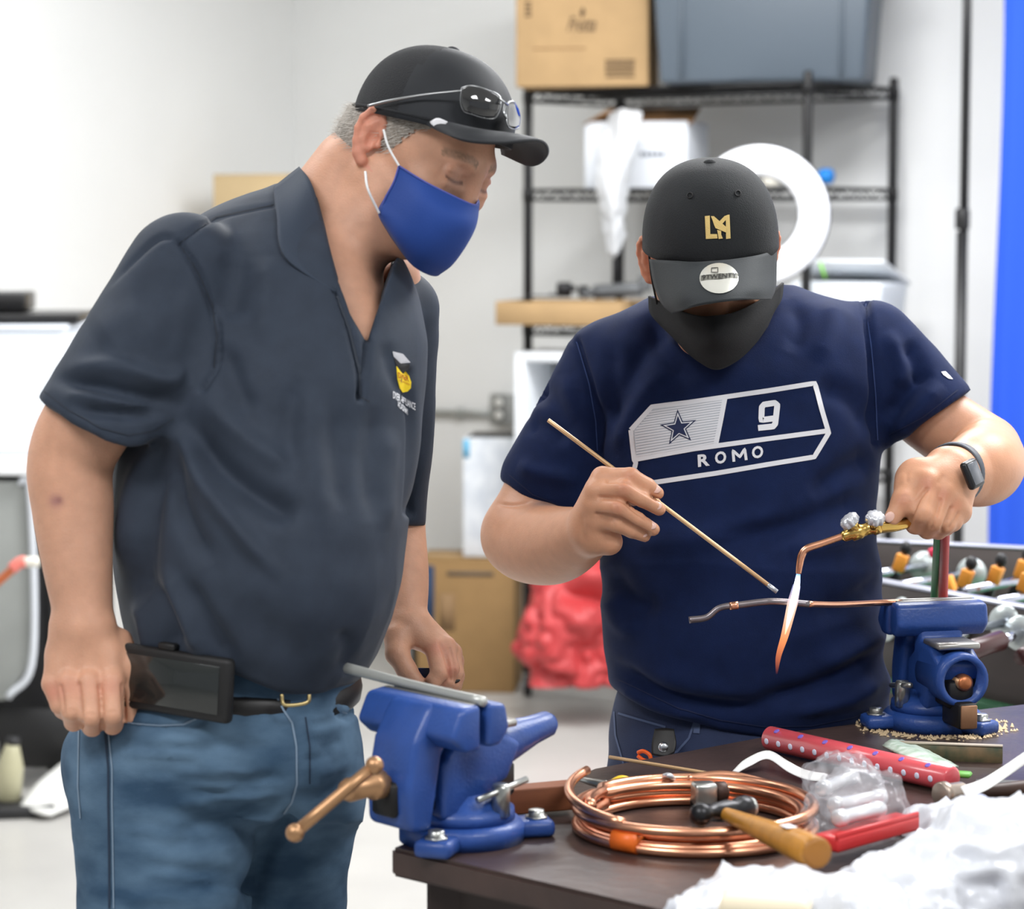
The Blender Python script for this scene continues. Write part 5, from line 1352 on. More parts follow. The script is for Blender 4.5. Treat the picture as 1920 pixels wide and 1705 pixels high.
# cap of person two
C2 = V(1332, 462, 3.42); c2f = hframe(87, 14, 3)
CAPK = pm('black_cap_cotton', (25, 28, 31), .82, var=.12, vscale=30, bump=.25, bscale=600, sheen=.04)
g = shell(cap_dome(C2, c2f, .104, .0885, .114, sq=2.45, front=.0), -.0025)
cap2 = mk('cap', g, CAPK, M2)
def c2p(f, l, u): return C2 + c2f[0] * f + c2f[1] * l + c2f[2] * u
mk('cap_button', ball(c2p(.006, 0, .114), (.009, .009, .006), 14, 8, c2f), CAPK, cap2)
SC2 = Surf(np.array([tuple(x) for x in g[0]]), np.array([list(f)[:3] for f in g[1]] + [[f[0], f[2], f[3]] for f in g[1] if len(f) == 4])) if True else None
def ringpx(x, y, r, m, nm, par):
    pts = [SC2.at(x + r * math.cos(a), y + r * math.sin(a), .0006) for a in [k * math.pi / 8 for k in range(16)]]
    if all(pts): mk(nm, tube(pts, .0011, 5, closed=True), m, par)
BLK = pm('black_thread', (14, 14, 16), .7)
ringpx(1294, 367, 5, BLK, 'eyelet', cap2); ringpx(1383, 363, 5, BLK, 'eyelet', cap2)
GOLD = pm('gold_embroidery', (224, 194, 122), .55, bump=.4, bscale=900)
for poly in ([(1322, 406), (1331, 405), (1332, 439), (1344, 439), (1345, 447), (1324, 448)], [(1333, 406), (1338, 406), (1362, 427), (1361, 436), (1341, 428), (1338, 421), (1336, 413)],
             [(1360, 406), (1367, 403), (1369, 447), (1361, 448)], [(1349, 415), (1358, 406), (1365, 403), (1361, 412), (1354, 420)], [(1344, 431), (1352, 433), (1352, 440), (1355, 447), (1347, 448), (1346, 441)]):
    pv, pf = area(SC2, poly, 4, .0022)
    mk('gold_emblem', (pv, pf), GOLD, cap2)
# brim hanging over the face
bc = [[V(1219, 486, 3.385), V(1262, 490, 3.325), V(1300, 493, 3.302), V(1340, 491, 3.298), V(1380, 487, 3.303), V(1418, 480, 3.325), V(1455, 468, 3.385)],
      [V(1228, 535, 3.375), V(1266, 530, 3.30), V(1302, 526, 3.27), V(1342, 523, 3.265), V(1382, 519, 3.272), V(1420, 516, 3.30), V(1454, 513, 3.372)],
      [V(1243, 570, 3.36), V(1272, 562, 3.28), V(1304, 554, 3.25), V(1344, 549, 3.24), V(1385, 545, 3.25), V(1422, 544, 3.282), V(1452, 542, 3.355)],
      [V(1262, 587, 3.34), V(1282, 582, 3.275), V(1308, 573, 3.24), V(1346, 566, 3.23), V(1386, 562, 3.242), V(1420, 562, 3.28), V(1444, 562, 3.335)]]
bg_ = patch(bc, 40, 20, .0035)
brim2 = mk('brim', bg_, pm('black_brim', (38, 43, 46), .75, bump=.15, bscale=700, sheen=.04), cap2)
SB = Surf(np.array(bg_[0]), np.array([list(f) for f in bg_[1]]))
sp = [(1348 + 36 * math.cos(a), 523 + 28.5 * math.sin(a)) for a in [k * math.pi / 16 for k in range(32)]]
stk = mk('brim_sticker', area(SB, sp, 5, .0012), pm('silver_foil', (226, 226, 218), .25, metal=.6), cap2)
mk('sticker_band', area(SB, [(1314, 519), (1350, 515), (1383, 515), (1383, 524), (1350, 525), (1314, 528)], 5, .002), pm('sticker_band', (120, 120, 112), .4, metal=.3), brim2)
mk('lettering', text_on(SB, '9TWENTY', (1317, 527), (1381, 522), (1317, 519), .0026, bold=.01), pm('foil_black', (40, 40, 40), .4), brim2)
mk('sticker_flag', strip(SB, [(1334, 505), (1346, 504), (1346, 513), (1334, 513), (1334, 505)], 1.4, 3, .002), MATS['foil_black'], brim2)
# black mask
mc2 = [[V(1217, 555, 3.45), V(1262, 578, 3.38), V(1308, 592, 3.325), V(1345, 592, 3.305), V(1382, 584, 3.322), V(1430, 560, 3.375), V(1468, 530, 3.45)],
       [V(1220, 585, 3.46), V(1262, 610, 3.385), V(1308, 625, 3.325), V(1346, 628, 3.30), V(1386, 618, 3.322), V(1432, 592, 3.38), V(1464, 560, 3.46)],
       [V(1236, 606, 3.47), V(1272, 636, 3.40), V(1310, 656, 3.345), V(1346, 660, 3.325), V(1386, 650, 3.342), V(1426, 618, 3.395), V(1450, 585, 3.465)],
       [V(1258, 626, 3.48), V(1284, 655, 3.43), V(1312, 678, 3.395), V(1344, 692, 3.385), V(1382, 675, 3.395), V(1414, 645, 3.43), V(1438, 612, 3.475)]]
mask2 = mk('face_mask', patch(mc2, 36, 28, .003), pm('black_mask_cotton', (18, 19, 21), .9, bump=.2, bscale=700), M2)
mk('ear_loop', tube([V(1216, 470, 3.40), V(1222, 520, 3.40), V(1232, 570, 3.425)], .0016, 6, n=14), BLK, mask2)
# wristwatch
wx = (V(1785, 888, 3.39) - V(1815, 885, 3.44)).normalized()
wc = V(1790, 888, 3.385) + Vector((0, 0, .0))
wu = Vector((.35, -.45, .8)); wu = (wu - wx * wu.dot(wx)).normalized(); wv = wx.cross(wu)
WP = pm('watch_strap_grey', (74, 80, 90), .55); WB = pm('watch_case_black', (26, 27, 30), .35); 
watch = []
tor = []
R_ = .0395
for k in range(40):
    a = 2 * math.pi * k / 40; tor.append(wc + wu * math.cos(a) * R_ + wv * math.sin(a) * R_)
wst = mk('watch_strap', tube(tor, .0026, 8, closed=True, flat=(wx, 4.2)), WP, M2)
wn = (V(1822, 888, 3.365) - V(1792, 888, 3.385)).normalized()
WC = V(1823, 889, 3.318)
wax = (V(1830, 912, 3.345) - V(1811, 864, 3.345)).normalized()
wnn = Vector((.72, -.62, .25)); wnn = (wnn - wax * wnn.dot(wax)).normalized(); wss = wax.cross(wnn)
mk('watch_case', box(WC, (.038, .011, .033), (wax, wnn, wss), .005, 3), WB, wst)
mk('watch_face', box(WC + wnn * .0056, (.029, .001, .024), (wax, wnn, wss), .0004, 1), pm('watch_glass', (96, 100, 108), .15, spec=.8), wst)
mk('watch_crown', ball(WC + wax * .006 + wss * -.017, .003, 10, 6), WB, wst)
# leather tab with snap and orange clip at the belt
KF = thing('key_fob', 'black leather key tab with silver snap and orange clip hanging at the navy jeans pocket', 'key fob', V(1243, 1430, 3.44))
mk('leather_tab', patch([[V(1228, 1368, 3.462), V(1247, 1366, 3.458), V(1264, 1368, 3.455)], [V(1222, 1395, 3.452), V(1246, 1398, 3.448), V(1268, 1394, 3.445)], [V(1222, 1416, 3.446), V(1248, 1420, 3.442), V(1264, 1412, 3.44)]], 12, 12, .003), MATS['black_leather'], KF)
mk('snap', lathe(V(1244, 1402, 3.447), V(1244, 1402, 3.43), [(0, .0075), (.003, .007), (.0045, .004)], 16), pm('bright_steel', (205, 208, 214), .25, metal=1), KF)
mk('clip', tube([V(1196, 1412, 3.44), V(1206, 1409, 3.435), V(1218, 1416, 3.43), V(1219, 1427, 3.43), V(1207, 1426, 3.435), V(1196, 1418, 3.44)], .0028, 8, n=30, closed=False), pm('orange_plastic', (240, 98, 30), .4), KF)
# ---------------------------------------------------------------- workbench
ZT = .82
WBT = thing('workbench', 'dark brown workbench with worn top carrying two blue vises and tools', 'workbench', (T(1500, 1520).x, T(1500, 1520).y, 0))
TOPM = pm('dark_stained_wood', (74, 58, 54), .34, rgb2=(50, 40, 38), vscale=7, bump=.15, bscale=60, aniso=(1, 1, 1))
out = [T(732, 1590), T(1112, 1441), T(1480, 1372), T(1660, 1350), T(1990, 1312), T(2150, 1500), T(2150, 1900), T(1400, 1745)]
bm = bmesh.new(); f = bm.faces.new([bm.verts.new((p.x, p.y, ZT - .032)) for p in out]); r = bmesh.ops.extrude_face_region(bm, geom=[f])
for e in r['geom']:
    if isinstance(e, bmesh.types.BMVert): e.co.z += .032
bmesh.ops.recalc_face_normals(bm, faces=bm.faces); bmesh.ops.bevel(bm, geom=list(bm.edges), offset=.004, segments=2, affect='EDGES')
mk('tabletop', from_bm(bm), TOPM, WBT, smooth=False)
APR = pm('apron_dark_wood', (48, 36, 34), .5, var=.15, vscale=10)
def inset(p, k=.08):
    c = T(1500, 1520); return Vector((p.x + (c.x - p.x) * k, p.y + (c.y - p.y) * k, 0))
ip = [inset(p, .13) for p in out]
for a, b in ((7, 0), (0, 1), (1, 2), (2, 3), (3, 4)):
    p, q = ip[a], ip[b]; d = (q - p); L = d.length; d.normalize()
    mk('apron', box((p + q) / 2 + Z3 * (ZT - .032 - .06), (L, .024, .12), (d, Z3.cross(d), Z3), .003, 1), APR, WBT, smooth=False)
for k in (0, 1, 4, 6, 7):
    p = inset(out[k], .16)
    mk('leg', box((p.x, p.y, (ZT - .032) / 2), (.07, .07, ZT - .032), bev=.004), APR, WBT, smooth=False)
BRC = pm('blue_brace', (28, 62, 156), .45)
pb0 = T(838, 1650, .70); mk('brace', box((pb0.x + .0, pb0.y + .06, .55), (.028, .05, .34), (Vector((1, 0, 0)), Vector((0, 1, 0)), Vector((.15, 0, 1)).normalized()), .004, 1), BRC, WBT)
BOLT = pm('zinc_bolt', (178, 180, 176), .3, metal=.9)
for (x, y) in ((762, 1622), (886, 1655)):
    p = T(x, y - 20, ZT - .034) ; mk('bolt', join(lathe(p, p - Z3, [(0, .011), (.008, .011), (.009, .005), (.022, .0045)], 8)), BOLT, WBT)

# ---------------------------------------------------------------- bench vises
VB = pm('vise_blue_enamel', (40, 74, 144), .42, var=.10, vscale=25, bump=.15, bscale=240, coat=.1)
VJ = pm('jaw_steel', (166, 164, 160), .35, metal=.8); VK = pm('vise_black_iron', (26, 25, 26), .5, metal=.3); BRZ = pm('worn_brass_steel', (176, 136, 100), .38, metal=.7)
def vise(label, c, a, j, s=1.0, jaw=.15, gap=.012, handle=True, lean=0.0, hbar=None, jaw_h=.158, opn=.0, off=0.0, horn=True):
    o = thing('bench_vise', label, 'vise', c, 'bench vises on the workbench')
    a = Vector(a).normalized(); j = Vector(j).normalized(); ax = (a, j, Z3); c = Vector(c)
    def P(x, y, z): return c + (a * x + j * y + Z3 * z) * s
    base = mk('base', lathe(P(0, 0, 0), P(0, 0, 1), [(0, .066 * s), (.016 * s, .066 * s), (.022 * s, .060 * s), (.023 * s, .05 * s)], 36), VB, o)
    for k in range(3):
        q = math.radians(30 + 120 * k); dx, dy = math.cos(q), math.sin(q)
        lx_ = (a * dx + j * dy); ly_ = Z3.cross(lx_)
        mk('lug', box(P(dx * .076, dy * .076, .009), (.042 * s, .040 * s, .018 * s), (lx_, ly_, Z3), .006 * s, 2), VB, base)
        b_ = P(dx * .080, dy * .080, .018); mk('bolt_head', lathe(b_, b_ + Z3, [(0, .013 * s), (.002, .013 * s), (.002, .0095 * s), (.008 * s, .0095 * s), (.009 * s, .007 * s)], 6), BOLT, base)
    mk('swivel', lathe(P(0, 0, .022), P(0, 0, 1), [(0, .056 * s), (.012 * s, .055 * s), (.016 * s, .046 * s), (.03 * s, .036 * s)], 32), VB, o)
    for sy_ in (1, -1):
        lk = mk('swivel_lock', lathe(P(.012, sy_ * .048, .03), P(.012, sy_ * .048, 1), [(0, .010 * s), (.03 * s, .010 * s), (.034 * s, .008 * s)], 10), BOLT, o)
        mk('lock_lever', tube([P(-.022, sy_ * .050, .052), P(.046, sy_ * .050, .064)], .0038 * s, 8, n=3), BOLT, lk)
    c = c + a * off * s
    # fixed body: column widening to the jaw and running back to the anvil
    mk('body', prism([(-.016 * s, .03 * s), (.050 * s, .03 * s), (.055 * s, .055 * s), (.075 * s, .062 * s), (.095 * s, .098 * s), (.062 * s, .116 * s), (.030 * s, .120 * s), (.026 * s, .150 * s), (gap / 2 * s, .152 * s), (gap / 2 * s, .105 * s), (-.016 * s, .09 * s)], c, ax, .062 * s, .007 * s, 3), VB, o)
    mk('fixed_jaw', prism([(gap / 2 * s, jaw_h * s), (.030 * s, jaw_h * s - .003), (.036 * s, (jaw_h - .030) * s), (.022 * s, (jaw_h - .046) * s), (gap / 2 * s, (jaw_h - .046) * s)], c, ax, jaw * s, .006 * s, 3), VB, o)
    if horn: mk('anvil_horn', lathe(P(.060, 0, .088), P(.150, 0, .104), [(0, .030 * s), (.03 * s, .024 * s), (.075 * s, .016 * s), (.100 * s, .014 * s), (.106 * s, .010 * s)], 20), VB, o)
    else:
        th_ = mk('spindle_housing', lathe(P(.02, 0, .078), P(.2, 0, .078), [(0, .034 * s), (.075 * s, .036 * s), (.085 * s, .034 * s), (.085 * s, .027 * s), (.062 * s, .026 * s)], 28), VB, o)
        mk('housing_bore', lathe(P(.080, 0, .078), P(.2, 0, .078), [(0, .0262 * s), (.003 * s, .0262 * s)], 24), VK, th_)
        mk('spindle_end', lathe(P(.085, .004, .074), P(.2, .004, .074), [(0, .011 * s), (.014 * s, .011 * s), (.018 * s, .007 * s)], 16), pm('copper_spindle', (190, 120, 80), .4, metal=.8), th_)
        mk('slide_end', box(P(.092, .0, .034), (.06 * s, .026 * s, .034 * s), ax, .004, 2), VK, o)
        mk('slide_face', box(P(.123, .0, .034), (.004 * s, .022 * s, .030 * s), ax, .001, 1), pm('rusty_steel', (150, 112, 84), .5, metal=.5), o)
    mk('anvil_plate', box(P(.062, 0, .120), (.055 * s, .058 * s, .008 * s), ax, .002, 1), VJ, o)
    mk('jaw_insert', box(P(gap / 2 + .004, 0, jaw_h - .012), (.007 * s, (jaw - .014) * s, .024 * s), ax, .001, 1), VJ, o)
    g2 = -gap / 2 - opn
    sl = mk('sliding_jaw', prism([(g2 * s, jaw_h * s), ((g2 - .030) * s, (jaw_h - .004) * s), ((g2 - .052) * s, .118 * s), ((g2 - .062) * s, .072 * s), ((g2 - .060) * s, .028 * s), ((g2 - .030) * s, .022 * s), ((g2 - .022) * s, .06 * s), ((g2 - .014) * s, .104 * s), (g2 * s, .112 * s)], c, ax, .070 * s, .008 * s, 3), VB, o)
    mk('jaw_head', prism([(g2 * s, jaw_h * s), ((g2 - .026) * s, (jaw_h - .003) * s), ((g2 - .040) * s, (jaw_h - .032) * s), ((g2 - .022) * s, (jaw_h - .048) * s), (g2 * s, (jaw_h - .048) * s)], c, ax, jaw * s, .006 * s, 3), VB, sl)
    mk('jaw_insert', box(P(g2 - .004, 0, jaw_h - .012), (.007 * s, (jaw - .014) * s, .024 * s), ax, .001, 1), VJ, sl)
    mk('slide_bar', box(P(.012, 0, .058), (.17 * s, .036 * s, .036 * s), ax, .004, 1), VK, o)
    sc_ = mk('screw', lathe(P(.10, 0, .074), P(g2 - .105, 0, .074), [(0, .008 * s), (.17 * s, .008 * s), (.172 * s, .015 * s), (.186 * s, .015 * s), (.188 * s, .011 * s), (.215 * s, .0125 * s), (.222 * s, .009 * s)], 16), BRZ, o)
    if hbar:
        h0, h1 = hbar
        hb = mk('handle_bar', tube([h0, h1], .0062 * s, 12, n=4), BRZ, sc_) if False else mk('handle_bar', tube([h0, h1], .0062 * s, 12, n=4), BRZ, o)
        for p in (h0, h1): mk('handle_knob', ball(p, .0095 * s, 14, 10), BRZ, hb)
    return o, P
aV, jV = Vector((.74, .67, 0)), Vector((.67, -.74, 0))
v1c = T(866, 1572) ; v1c.z = ZT
vise('blue bench vise clamping a grey rod on the near left corner of the workbench', v1c, aV, jV, 1.06, jaw=.155, gap=.008, off=-.036, hbar=(V(553, 1562, 2.66), V(702, 1436, 2.69)))
rd = [V(626, 1242, 2.60), V(760, 1292, 2.68), V(872, 1338, 2.74)]
# rod gripped along the jaws of the near vise
JT = v1c + aV * -.038 + Z3 * (.158 * 1.06 + .002)
rr0 = JT - jV * .155 ; rr1 = JT + jV * .080
mk('steel_rod', tube([rr0 + Z3 * .006, (rr0 + rr1) / 2 + Z3 * .002, rr1], [.0062, .0056, .0056], 12, n=14), pm('grey_tube', (186, 188, 184), .4, metal=.5), label='grey metal rod lying in the jaws of the near blue vise', cat='rod')
v2c = T(1748, 1360); v2c.z = ZT
aW, jW = Vector((.22, -.975, 0)), Vector((.975, .22, 0))
vise('blue bench vise gripping the copper tube at the back right of the workbench', v2c, aW, jW, 1.02, jaw=.128, gap=.010, jaw_h=.170, hbar=None, horn=False)
# wood offcut behind the near vise
mk('wood_block', prism([(-.045, -.016), (.045, -.013), (.045, .017), (-.045, .013)], T(1000, 1497, ZT + .018), fr_yaw(12), .03, .002), pm('reddish_wood', (142, 84, 54), .6, var=.12, vscale=20, aniso=(1, 1, 5)), label='small reddish brown wood block beside the near blue vise', cat='wood block')

# ---------------------------------------------------------------- brazing: tube, rod, torch, flame, hoses
COP = pm('copper', (236, 172, 138), .28, metal=1.0, var=.05, vscale=30); COPD = pm('copper_dulled', (150, 140, 140), .35, metal=.9, rgb2=(120, 116, 122), vscale=40)
CT = thing('copper_tube', 'thin copper tube with heat-greyed bent end clamped in the far vise', 'tube', V(1480, 1135, 3.36))
ty0 = V(1645, 1131, 3.455)
mk('copper_section', tube([V(1690, 1130, 3.468), ty0, V(1570, 1134, 3.38), V(1515, 1133, 3.315)], .0042, 10, n=24), COP, CT)
mk('greyed_section', tube([V(1517, 1133, 3.315), V(1450, 1128, 3.31), V(1392, 1134, 3.31), V(1350, 1140, 3.31), V(1325, 1158, 3.31), V(1292, 1163, 3.31)], [.0046, .0046, .0046, .0042, .0044, .0046], 10, n=40), COPD, CT)
mk('joint', tube([V(1384, 1135, 3.31), V(1368, 1137, 3.31)], .0054, 10, n=4), COP, CT)
RD = pm('filler_rod', (214, 176, 132), .4, metal=.4)
fr = thing('filler_rod', 'long thin brazing filler rod held diagonally in the right hand', 'rod', V(1457, 1110, 3.29))
mk('rod', tube([V(1028, 788, 3.36), V(1240, 946, 3.325), V(1440, 1097, 3.292)], .0029, 8, n=6), RD, fr)
mk('rod_tip', tube([V(1440, 1097, 3.292), V(1457, 1110, 3.289)], .0031, 8, n=3), pm('grey_tip', (190, 192, 196), .35, metal=.7), fr)
TQ = thing('brazing_torch', 'brass brazing torch with two silver knobs and copper tip held in left hand', 'torch', V(1493, 1075, 3.30))
BRS = pm('brass', (222, 184, 104), .25, metal=1.0); KNB = pm('knob_silver', (214, 216, 222), .3, metal=.5)
mk('tip_tube', tube([V(1585, 1004, 3.295), V(1545, 1018, 3.295), V(1513, 1029, 3.295), V(1503, 1042, 3.296), V(1499, 1060, 3.298), V(1497, 1076, 3.30)], [.0046, .0046, .0050, .0052, .0046, .0036], 12, n=40), COP, TQ)
p0, p1 = V(1578, 1007, 3.295), V(1650, 985, 3.295)
mk('mixer_body', lathe(p0, p1, [(0, .0055), (.004, .0075), (.012, .0075), (.014, .010), (.026, .010), (.028, .0085), (.040, .0085), (.042, .011), (.050, .011), (.052, .008)], 16), BRS, TQ)
mk('torch_handle', tube([V(1640, 990, 3.296), V(1690, 984, 3.31), V(1740, 962, 3.335), V(1775, 955, 3.35)], [.0085, .0070, .0105, .0105], 14, n=20), BRS, TQ)
def knob(a, b, nm='knob'):
    a, b = Vector(a), Vector(b); ax = (b - a).normalized(); u_ = ax.cross(Vector((0, 1, 0))).normalized(); w_ = ax.cross(u_)
    vs, fs = [], []; n_ = 40
    for (t_, r_) in ((0, .009), (.002, .0118), (.010, .0118), (.013, .0095), (.0135, .003)):
        for k in range(n_):
            q = 2 * math.pi * k / n_; rr = r_ * (1 + .10 * math.cos(8 * q)); vs.append(a + ax * t_ + (u_ * math.cos(q) + w_ * math.sin(q)) * rr)
    for i in range(4):
        for k in range(n_): fs.append((i * n_ + k, i * n_ + (k + 1) % n_, (i + 1) * n_ + (k + 1) % n_, (i + 1) * n_ + k))
    fs.append(tuple(range(n_))); fs.append(tuple(4 * n_ + k for k in range(n_)))
    kb = mk(nm, recalc((vs, fs)), KNB, TQ)
mk('valve_stem', tube([V(1612, 1000, 3.293), V(1596, 980, 3.288)], .0062, 12, n=3), BRS, TQ)
knob(V(1599, 984, 3.288), V(1582, 964, 3.284))
mk('valve_stem', tube([V(1638, 990, 3.290), V(1640, 976, 3.284)], .0060, 12, n=3), BRS, TQ)
knob(V(1640, 980, 3.286), V(1643, 958, 3.276))
GRN = pm('green_hose', (40, 134, 66), .5); RED = pm('red_hose', (190, 46, 40), .5)
hz = .838
mk('red_hose', tube([V(1772, 965, 3.36), V(1771, 1010, 3.44), V(1769, 1080, 3.60), V(1768, 1150, 3.66), V(1770, 1230, 3.70), V(1800, 1700, 3.78), V(1830, 2330, 3.85)], .0068, 10, n=50), RED, TQ)
mk('green_hose', tube([V(1760, 965, 3.37), V(1759, 1010, 3.45), V(1755, 1080, 3.62), V(1752, 1150, 3.68), V(1756, 1230, 3.72), V(1780, 1700, 3.80), V(1800, 2320, 3.88)], .0062, 10, n=50), GRN, TQ)
# flame: gives off its own light
def flame_mat(name, stops, strength, soft):
    m = bpy.data.materials.new(name); m.use_nodes = True; nt = m.node_tree; nt.nodes.clear()
    N, L = nt.nodes, nt.links
    o = N.new('ShaderNodeOutputMaterial'); e = N.new('ShaderNodeEmission'); tr = N.new('ShaderNodeBsdfTransparent'); mx = N.new('ShaderNodeMixShader')
    at = N.new('ShaderNodeAttribute'); at.attribute_name = 'along'
    cr = N.new('ShaderNodeValToRGB'); al = N.new('ShaderNodeValToRGB')
    while len(cr.color_ramp.elements) > 1: cr.color_ramp.elements.remove(cr.color_ramp.elements[0])
    for k, (p, c) in enumerate(stops):
        el = cr.color_ramp.elements[0] if k == 0 else cr.color_ramp.elements.new(p)
        el.position = p; el.color = lin(c)
    while len(al.color_ramp.elements) > 1: al.color_ramp.elements.remove(al.color_ramp.elements[0])
    for k, (p, a) in enumerate(soft):
        el = al.color_ramp.elements[0] if k == 0 else al.color_ramp.elements.new(p)
        el.position = p; el.color = (a, a, a, 1)
    e.inputs[1].default_value = strength
    L.new(at.outputs['Fac'], cr.inputs[0]); L.new(at.outputs['Fac'], al.inputs[0]); L.new(cr.outputs[0], e.inputs[0])
    L.new(al.outputs[0], mx.inputs[0]); L.new(tr.outputs[0], mx.inputs[1]); L.new(e.outputs[0], mx.inputs[2]); L.new(mx.outputs[0], o.inputs[0])
    return m
FL = thing('torch_flame', 'white and orange torch flame burning at the copper tip over the tube', 'flame', V(1455, 1265, 3.31))
def flame(nm, pts, rad, m, n=60, sides=14):
    g = tube(pts, rad, sides, n=n); o = mk(nm, g, m, FL)
    P = crom(pts, n); A = np.array(P[0]); B = np.array(P[-1]); d_ = B - A
    vv = np.array([tuple(x) for x in g[0]]); t_ = ((vv - A) @ d_) / (d_ @ d_)
    at = o.data.attributes.new('along', 'FLOAT', 'POINT'); at.data.foreach_set('value', np.clip(t_, 0, 1).astype(np.float32))
flame('flame_core', [V(1497, 1077, 3.30), V(1492, 1110, 3.302), V(1482, 1150, 3.304), V(1472, 1190, 3.306)], [.0026, .0042, .0046, .0030, .0006],
      flame_mat('flame_core_glow', [(0, (90, 150, 255)), (.12, (225, 235, 255)), (.6, (255, 250, 240)), (1, (255, 200, 150))], 3.0, [(0, .9), (.8, .95), (1, .3)]))
flame('flame_tail', [V(1494, 1098, 3.301), V(1484, 1140, 3.304), V(1472, 1190, 3.306), V(1460, 1230, 3.308), V(1456, 1265, 3.31)], [.0050, .0068, .0056, .0044, .0032, .0010],
      flame_mat('flame_tail_glow', [(0, (180, 190, 255)), (.25, (255, 214, 190)), (.6, (255, 158, 98)), (1, (214, 96, 60))], 1.15, [(0, .25), (.3, .6), (.6, .55), (.85, .25), (1, .0)]))

# ---------------------------------------------------------------- things on the bench
def tt(px, py, h=0.0): return T(px, py, ZT + h)
CO = thing('copper_coil', 'coil of copper tubing with an orange tag lying on the workbench', 'tube', tt(1305, 1545))
cc = tt(1303, 1556); R0 = .130
pts = []
for k in range(150):
    a = 2 * math.pi * k / 48 + 2.6; turn = k / 48
    rr = R0 - .0035 * math.sin(turn * 2.1) - .011 * (int(turn) % 2); z = .006 + .0105 * (turn / 1.1)
    pts.append(cc + Vector((math.cos(a) * rr, math.sin(a) * rr, min(z, .03))))
mk('coil_tube', tube(pts, .0064, 10), COP, CO)
pts2 = [cc + Vector((math.cos(a) * (R0 + .004), math.sin(a) * (R0 + .004), .0062)) for a in [k * 2 * math.pi / 60 for k in range(60)]]
mk('coil_turn', tube(pts2, .0056, 10, closed=True), COP, CO)
pts2 = [cc + Vector((math.cos(a) * (R0 - .011), math.sin(a) * (R0 - .012), .0064)) for a in [k * 2 * math.pi / 60 for k in range(60)]]
mk('coil_turn', tube(pts2, .0056, 10, closed=True), COP, CO)
mk('loose_end', tube([cc + Vector((math.cos(a) * (.131 + .012 * (4.0 - a)), math.sin(a) * (.131 + .010 * (4.0 - a)), .031 + .012 * (4.0 - a))) for a in [4.0 - .1 * k for k in range(16)]], .0056, 10), COP, CO)
mk('loose_end', tube([cc + Vector((.0, R0, .03)), cc + Vector((.05, .128, .034)), tt(1480, 1482, .022)], .0055, 10, n=16), COP, CO)
og = cc + Vector((math.cos(4.05) * (R0 + .002), math.sin(4.05) * (R0 + .002), .012))
mk('orange_tag', tube([og - Vector((math.sin(4.05), -math.cos(4.05), 0)) * -.016, og + Vector((math.sin(4.05), -math.cos(4.05), 0)) * -.016], .0115, 10, n=3, flat=((0, 0, 1), 1.1)), pm('orange_tape', (238, 112, 38), .4), CO)
# ball-peen hammer in the coil
HM = thing('hammer', 'ball-peen hammer with thick yellow wooden handle lying across the copper coil', 'hammer', tt(1420, 1560))
STD = pm('dark_steel', (52, 52, 54), .35, metal=.8); YW = pm('varnished_wood', (186, 128, 48), .35, var=.12, vscale=20, aniso=(6, 6, 1)); 
ha, hb_ = tt(1300, 1530, .045), tt(1440, 1510, .04)
hd = mk('hammer_head', lathe(ha, hb_, [(0, .004), (.003, .010), (.010, .0135), (.018, .011), (.024, .0085), (.032, .0105), (.052, .0125), (.062, .010), (.068, .0135), (.080, .0145), (.083, .012)], 20), STD, HM)
mk('hammer_face', lathe(ha + (hb_ - ha).normalized() * .083, hb_ + (hb_ - ha), [(0, .0125), (.004, .012), (.005, .008)], 20), BOLT, hd)
h0, h1 = tt(1360, 1527, .042), tt(1532, 1600, .055)
mk('handle', tube([h0, h0 * .8 + h1 * .2, h0 * .55 + h1 * .45, h0 * .2 + h1 * .8, h1], [.0075, .0095, .0125, .0165, .0160], 16, n=24), YW, HM)
mk('handle_end', lathe(h1 - (h1 - h0).normalized() * .002, h1 + (h1 - h0), [(0, .0162), (.004, .0150), (.005, .011)], 20), pm('wood_end', (150, 98, 34), .5), HM)
mk('handle_label', box(h0 * .28 + h1 * .72 + Vector((-.002, -.004, .0168)), (.020, .012, .001), frame(h1 - h0), .0004, 1), WHITEP, HM)
# fitting blocks behind the coil
FT = thing('pipe_fitting', 'square silver pipe fitting with brown collar lying behind the copper coil', 'fitting', tt(1330, 1495))
mk('nut', box(tt(1320, 1488, .026), (.027, .024, .026), fr_yaw(12), .004, 2), BOLT, FT)
mk('collar', lathe(tt(1338, 1486, .026), tt(1362, 1484, .026), [(0, .010), (.003, .012), (.014, .012), (.016, .009)], 14), pm('brown_iron', (70, 48, 40), .5, metal=.3), FT)
mk('stub', lathe(tt(1312, 1504, .01), tt(1312, 1504, .03), [(0, .012), (.02, .011)], 12), STD, FT)
# small pliers and clips by the bench corner
PL = thing('wire_strippers', 'small pliers with silver jaws and yellow orange grips at the left bench corner', 'pliers', tt(1150, 1478))
mk('jaw', tube([tt(1075, 1458, .018), tt(1105, 1466, .02), tt(1140, 1474, .02)], [.002, .0045, .006], 8, n=8), BOLT, PL)
mk('yellow_grip', tube([tt(1142, 1474, .02), tt(1165, 1464, .026), tt(1190, 1468, .022)], [.005, .0065, .005], 10, n=10), pm('yellow_plastic', (240, 198, 40), .45), PL)
mk('orange_grip', tube([tt(1160, 1478, .018), tt(1190, 1474, .02), tt(1225, 1478, .016)], [.0045, .0065, .0045], 10, n=10), MATS['orange_plastic'], PL)
mk('spring_clip', tube([tt(1195, 1482, .01), tt(1203, 1462, .03), tt(1218, 1462, .03), tt(1228, 1486, .008)], .0032, 8, n=20), KNB, label='white wire clip hooped up beside the yellow pliers at the bench corner', cat='clip', group='wire clips')
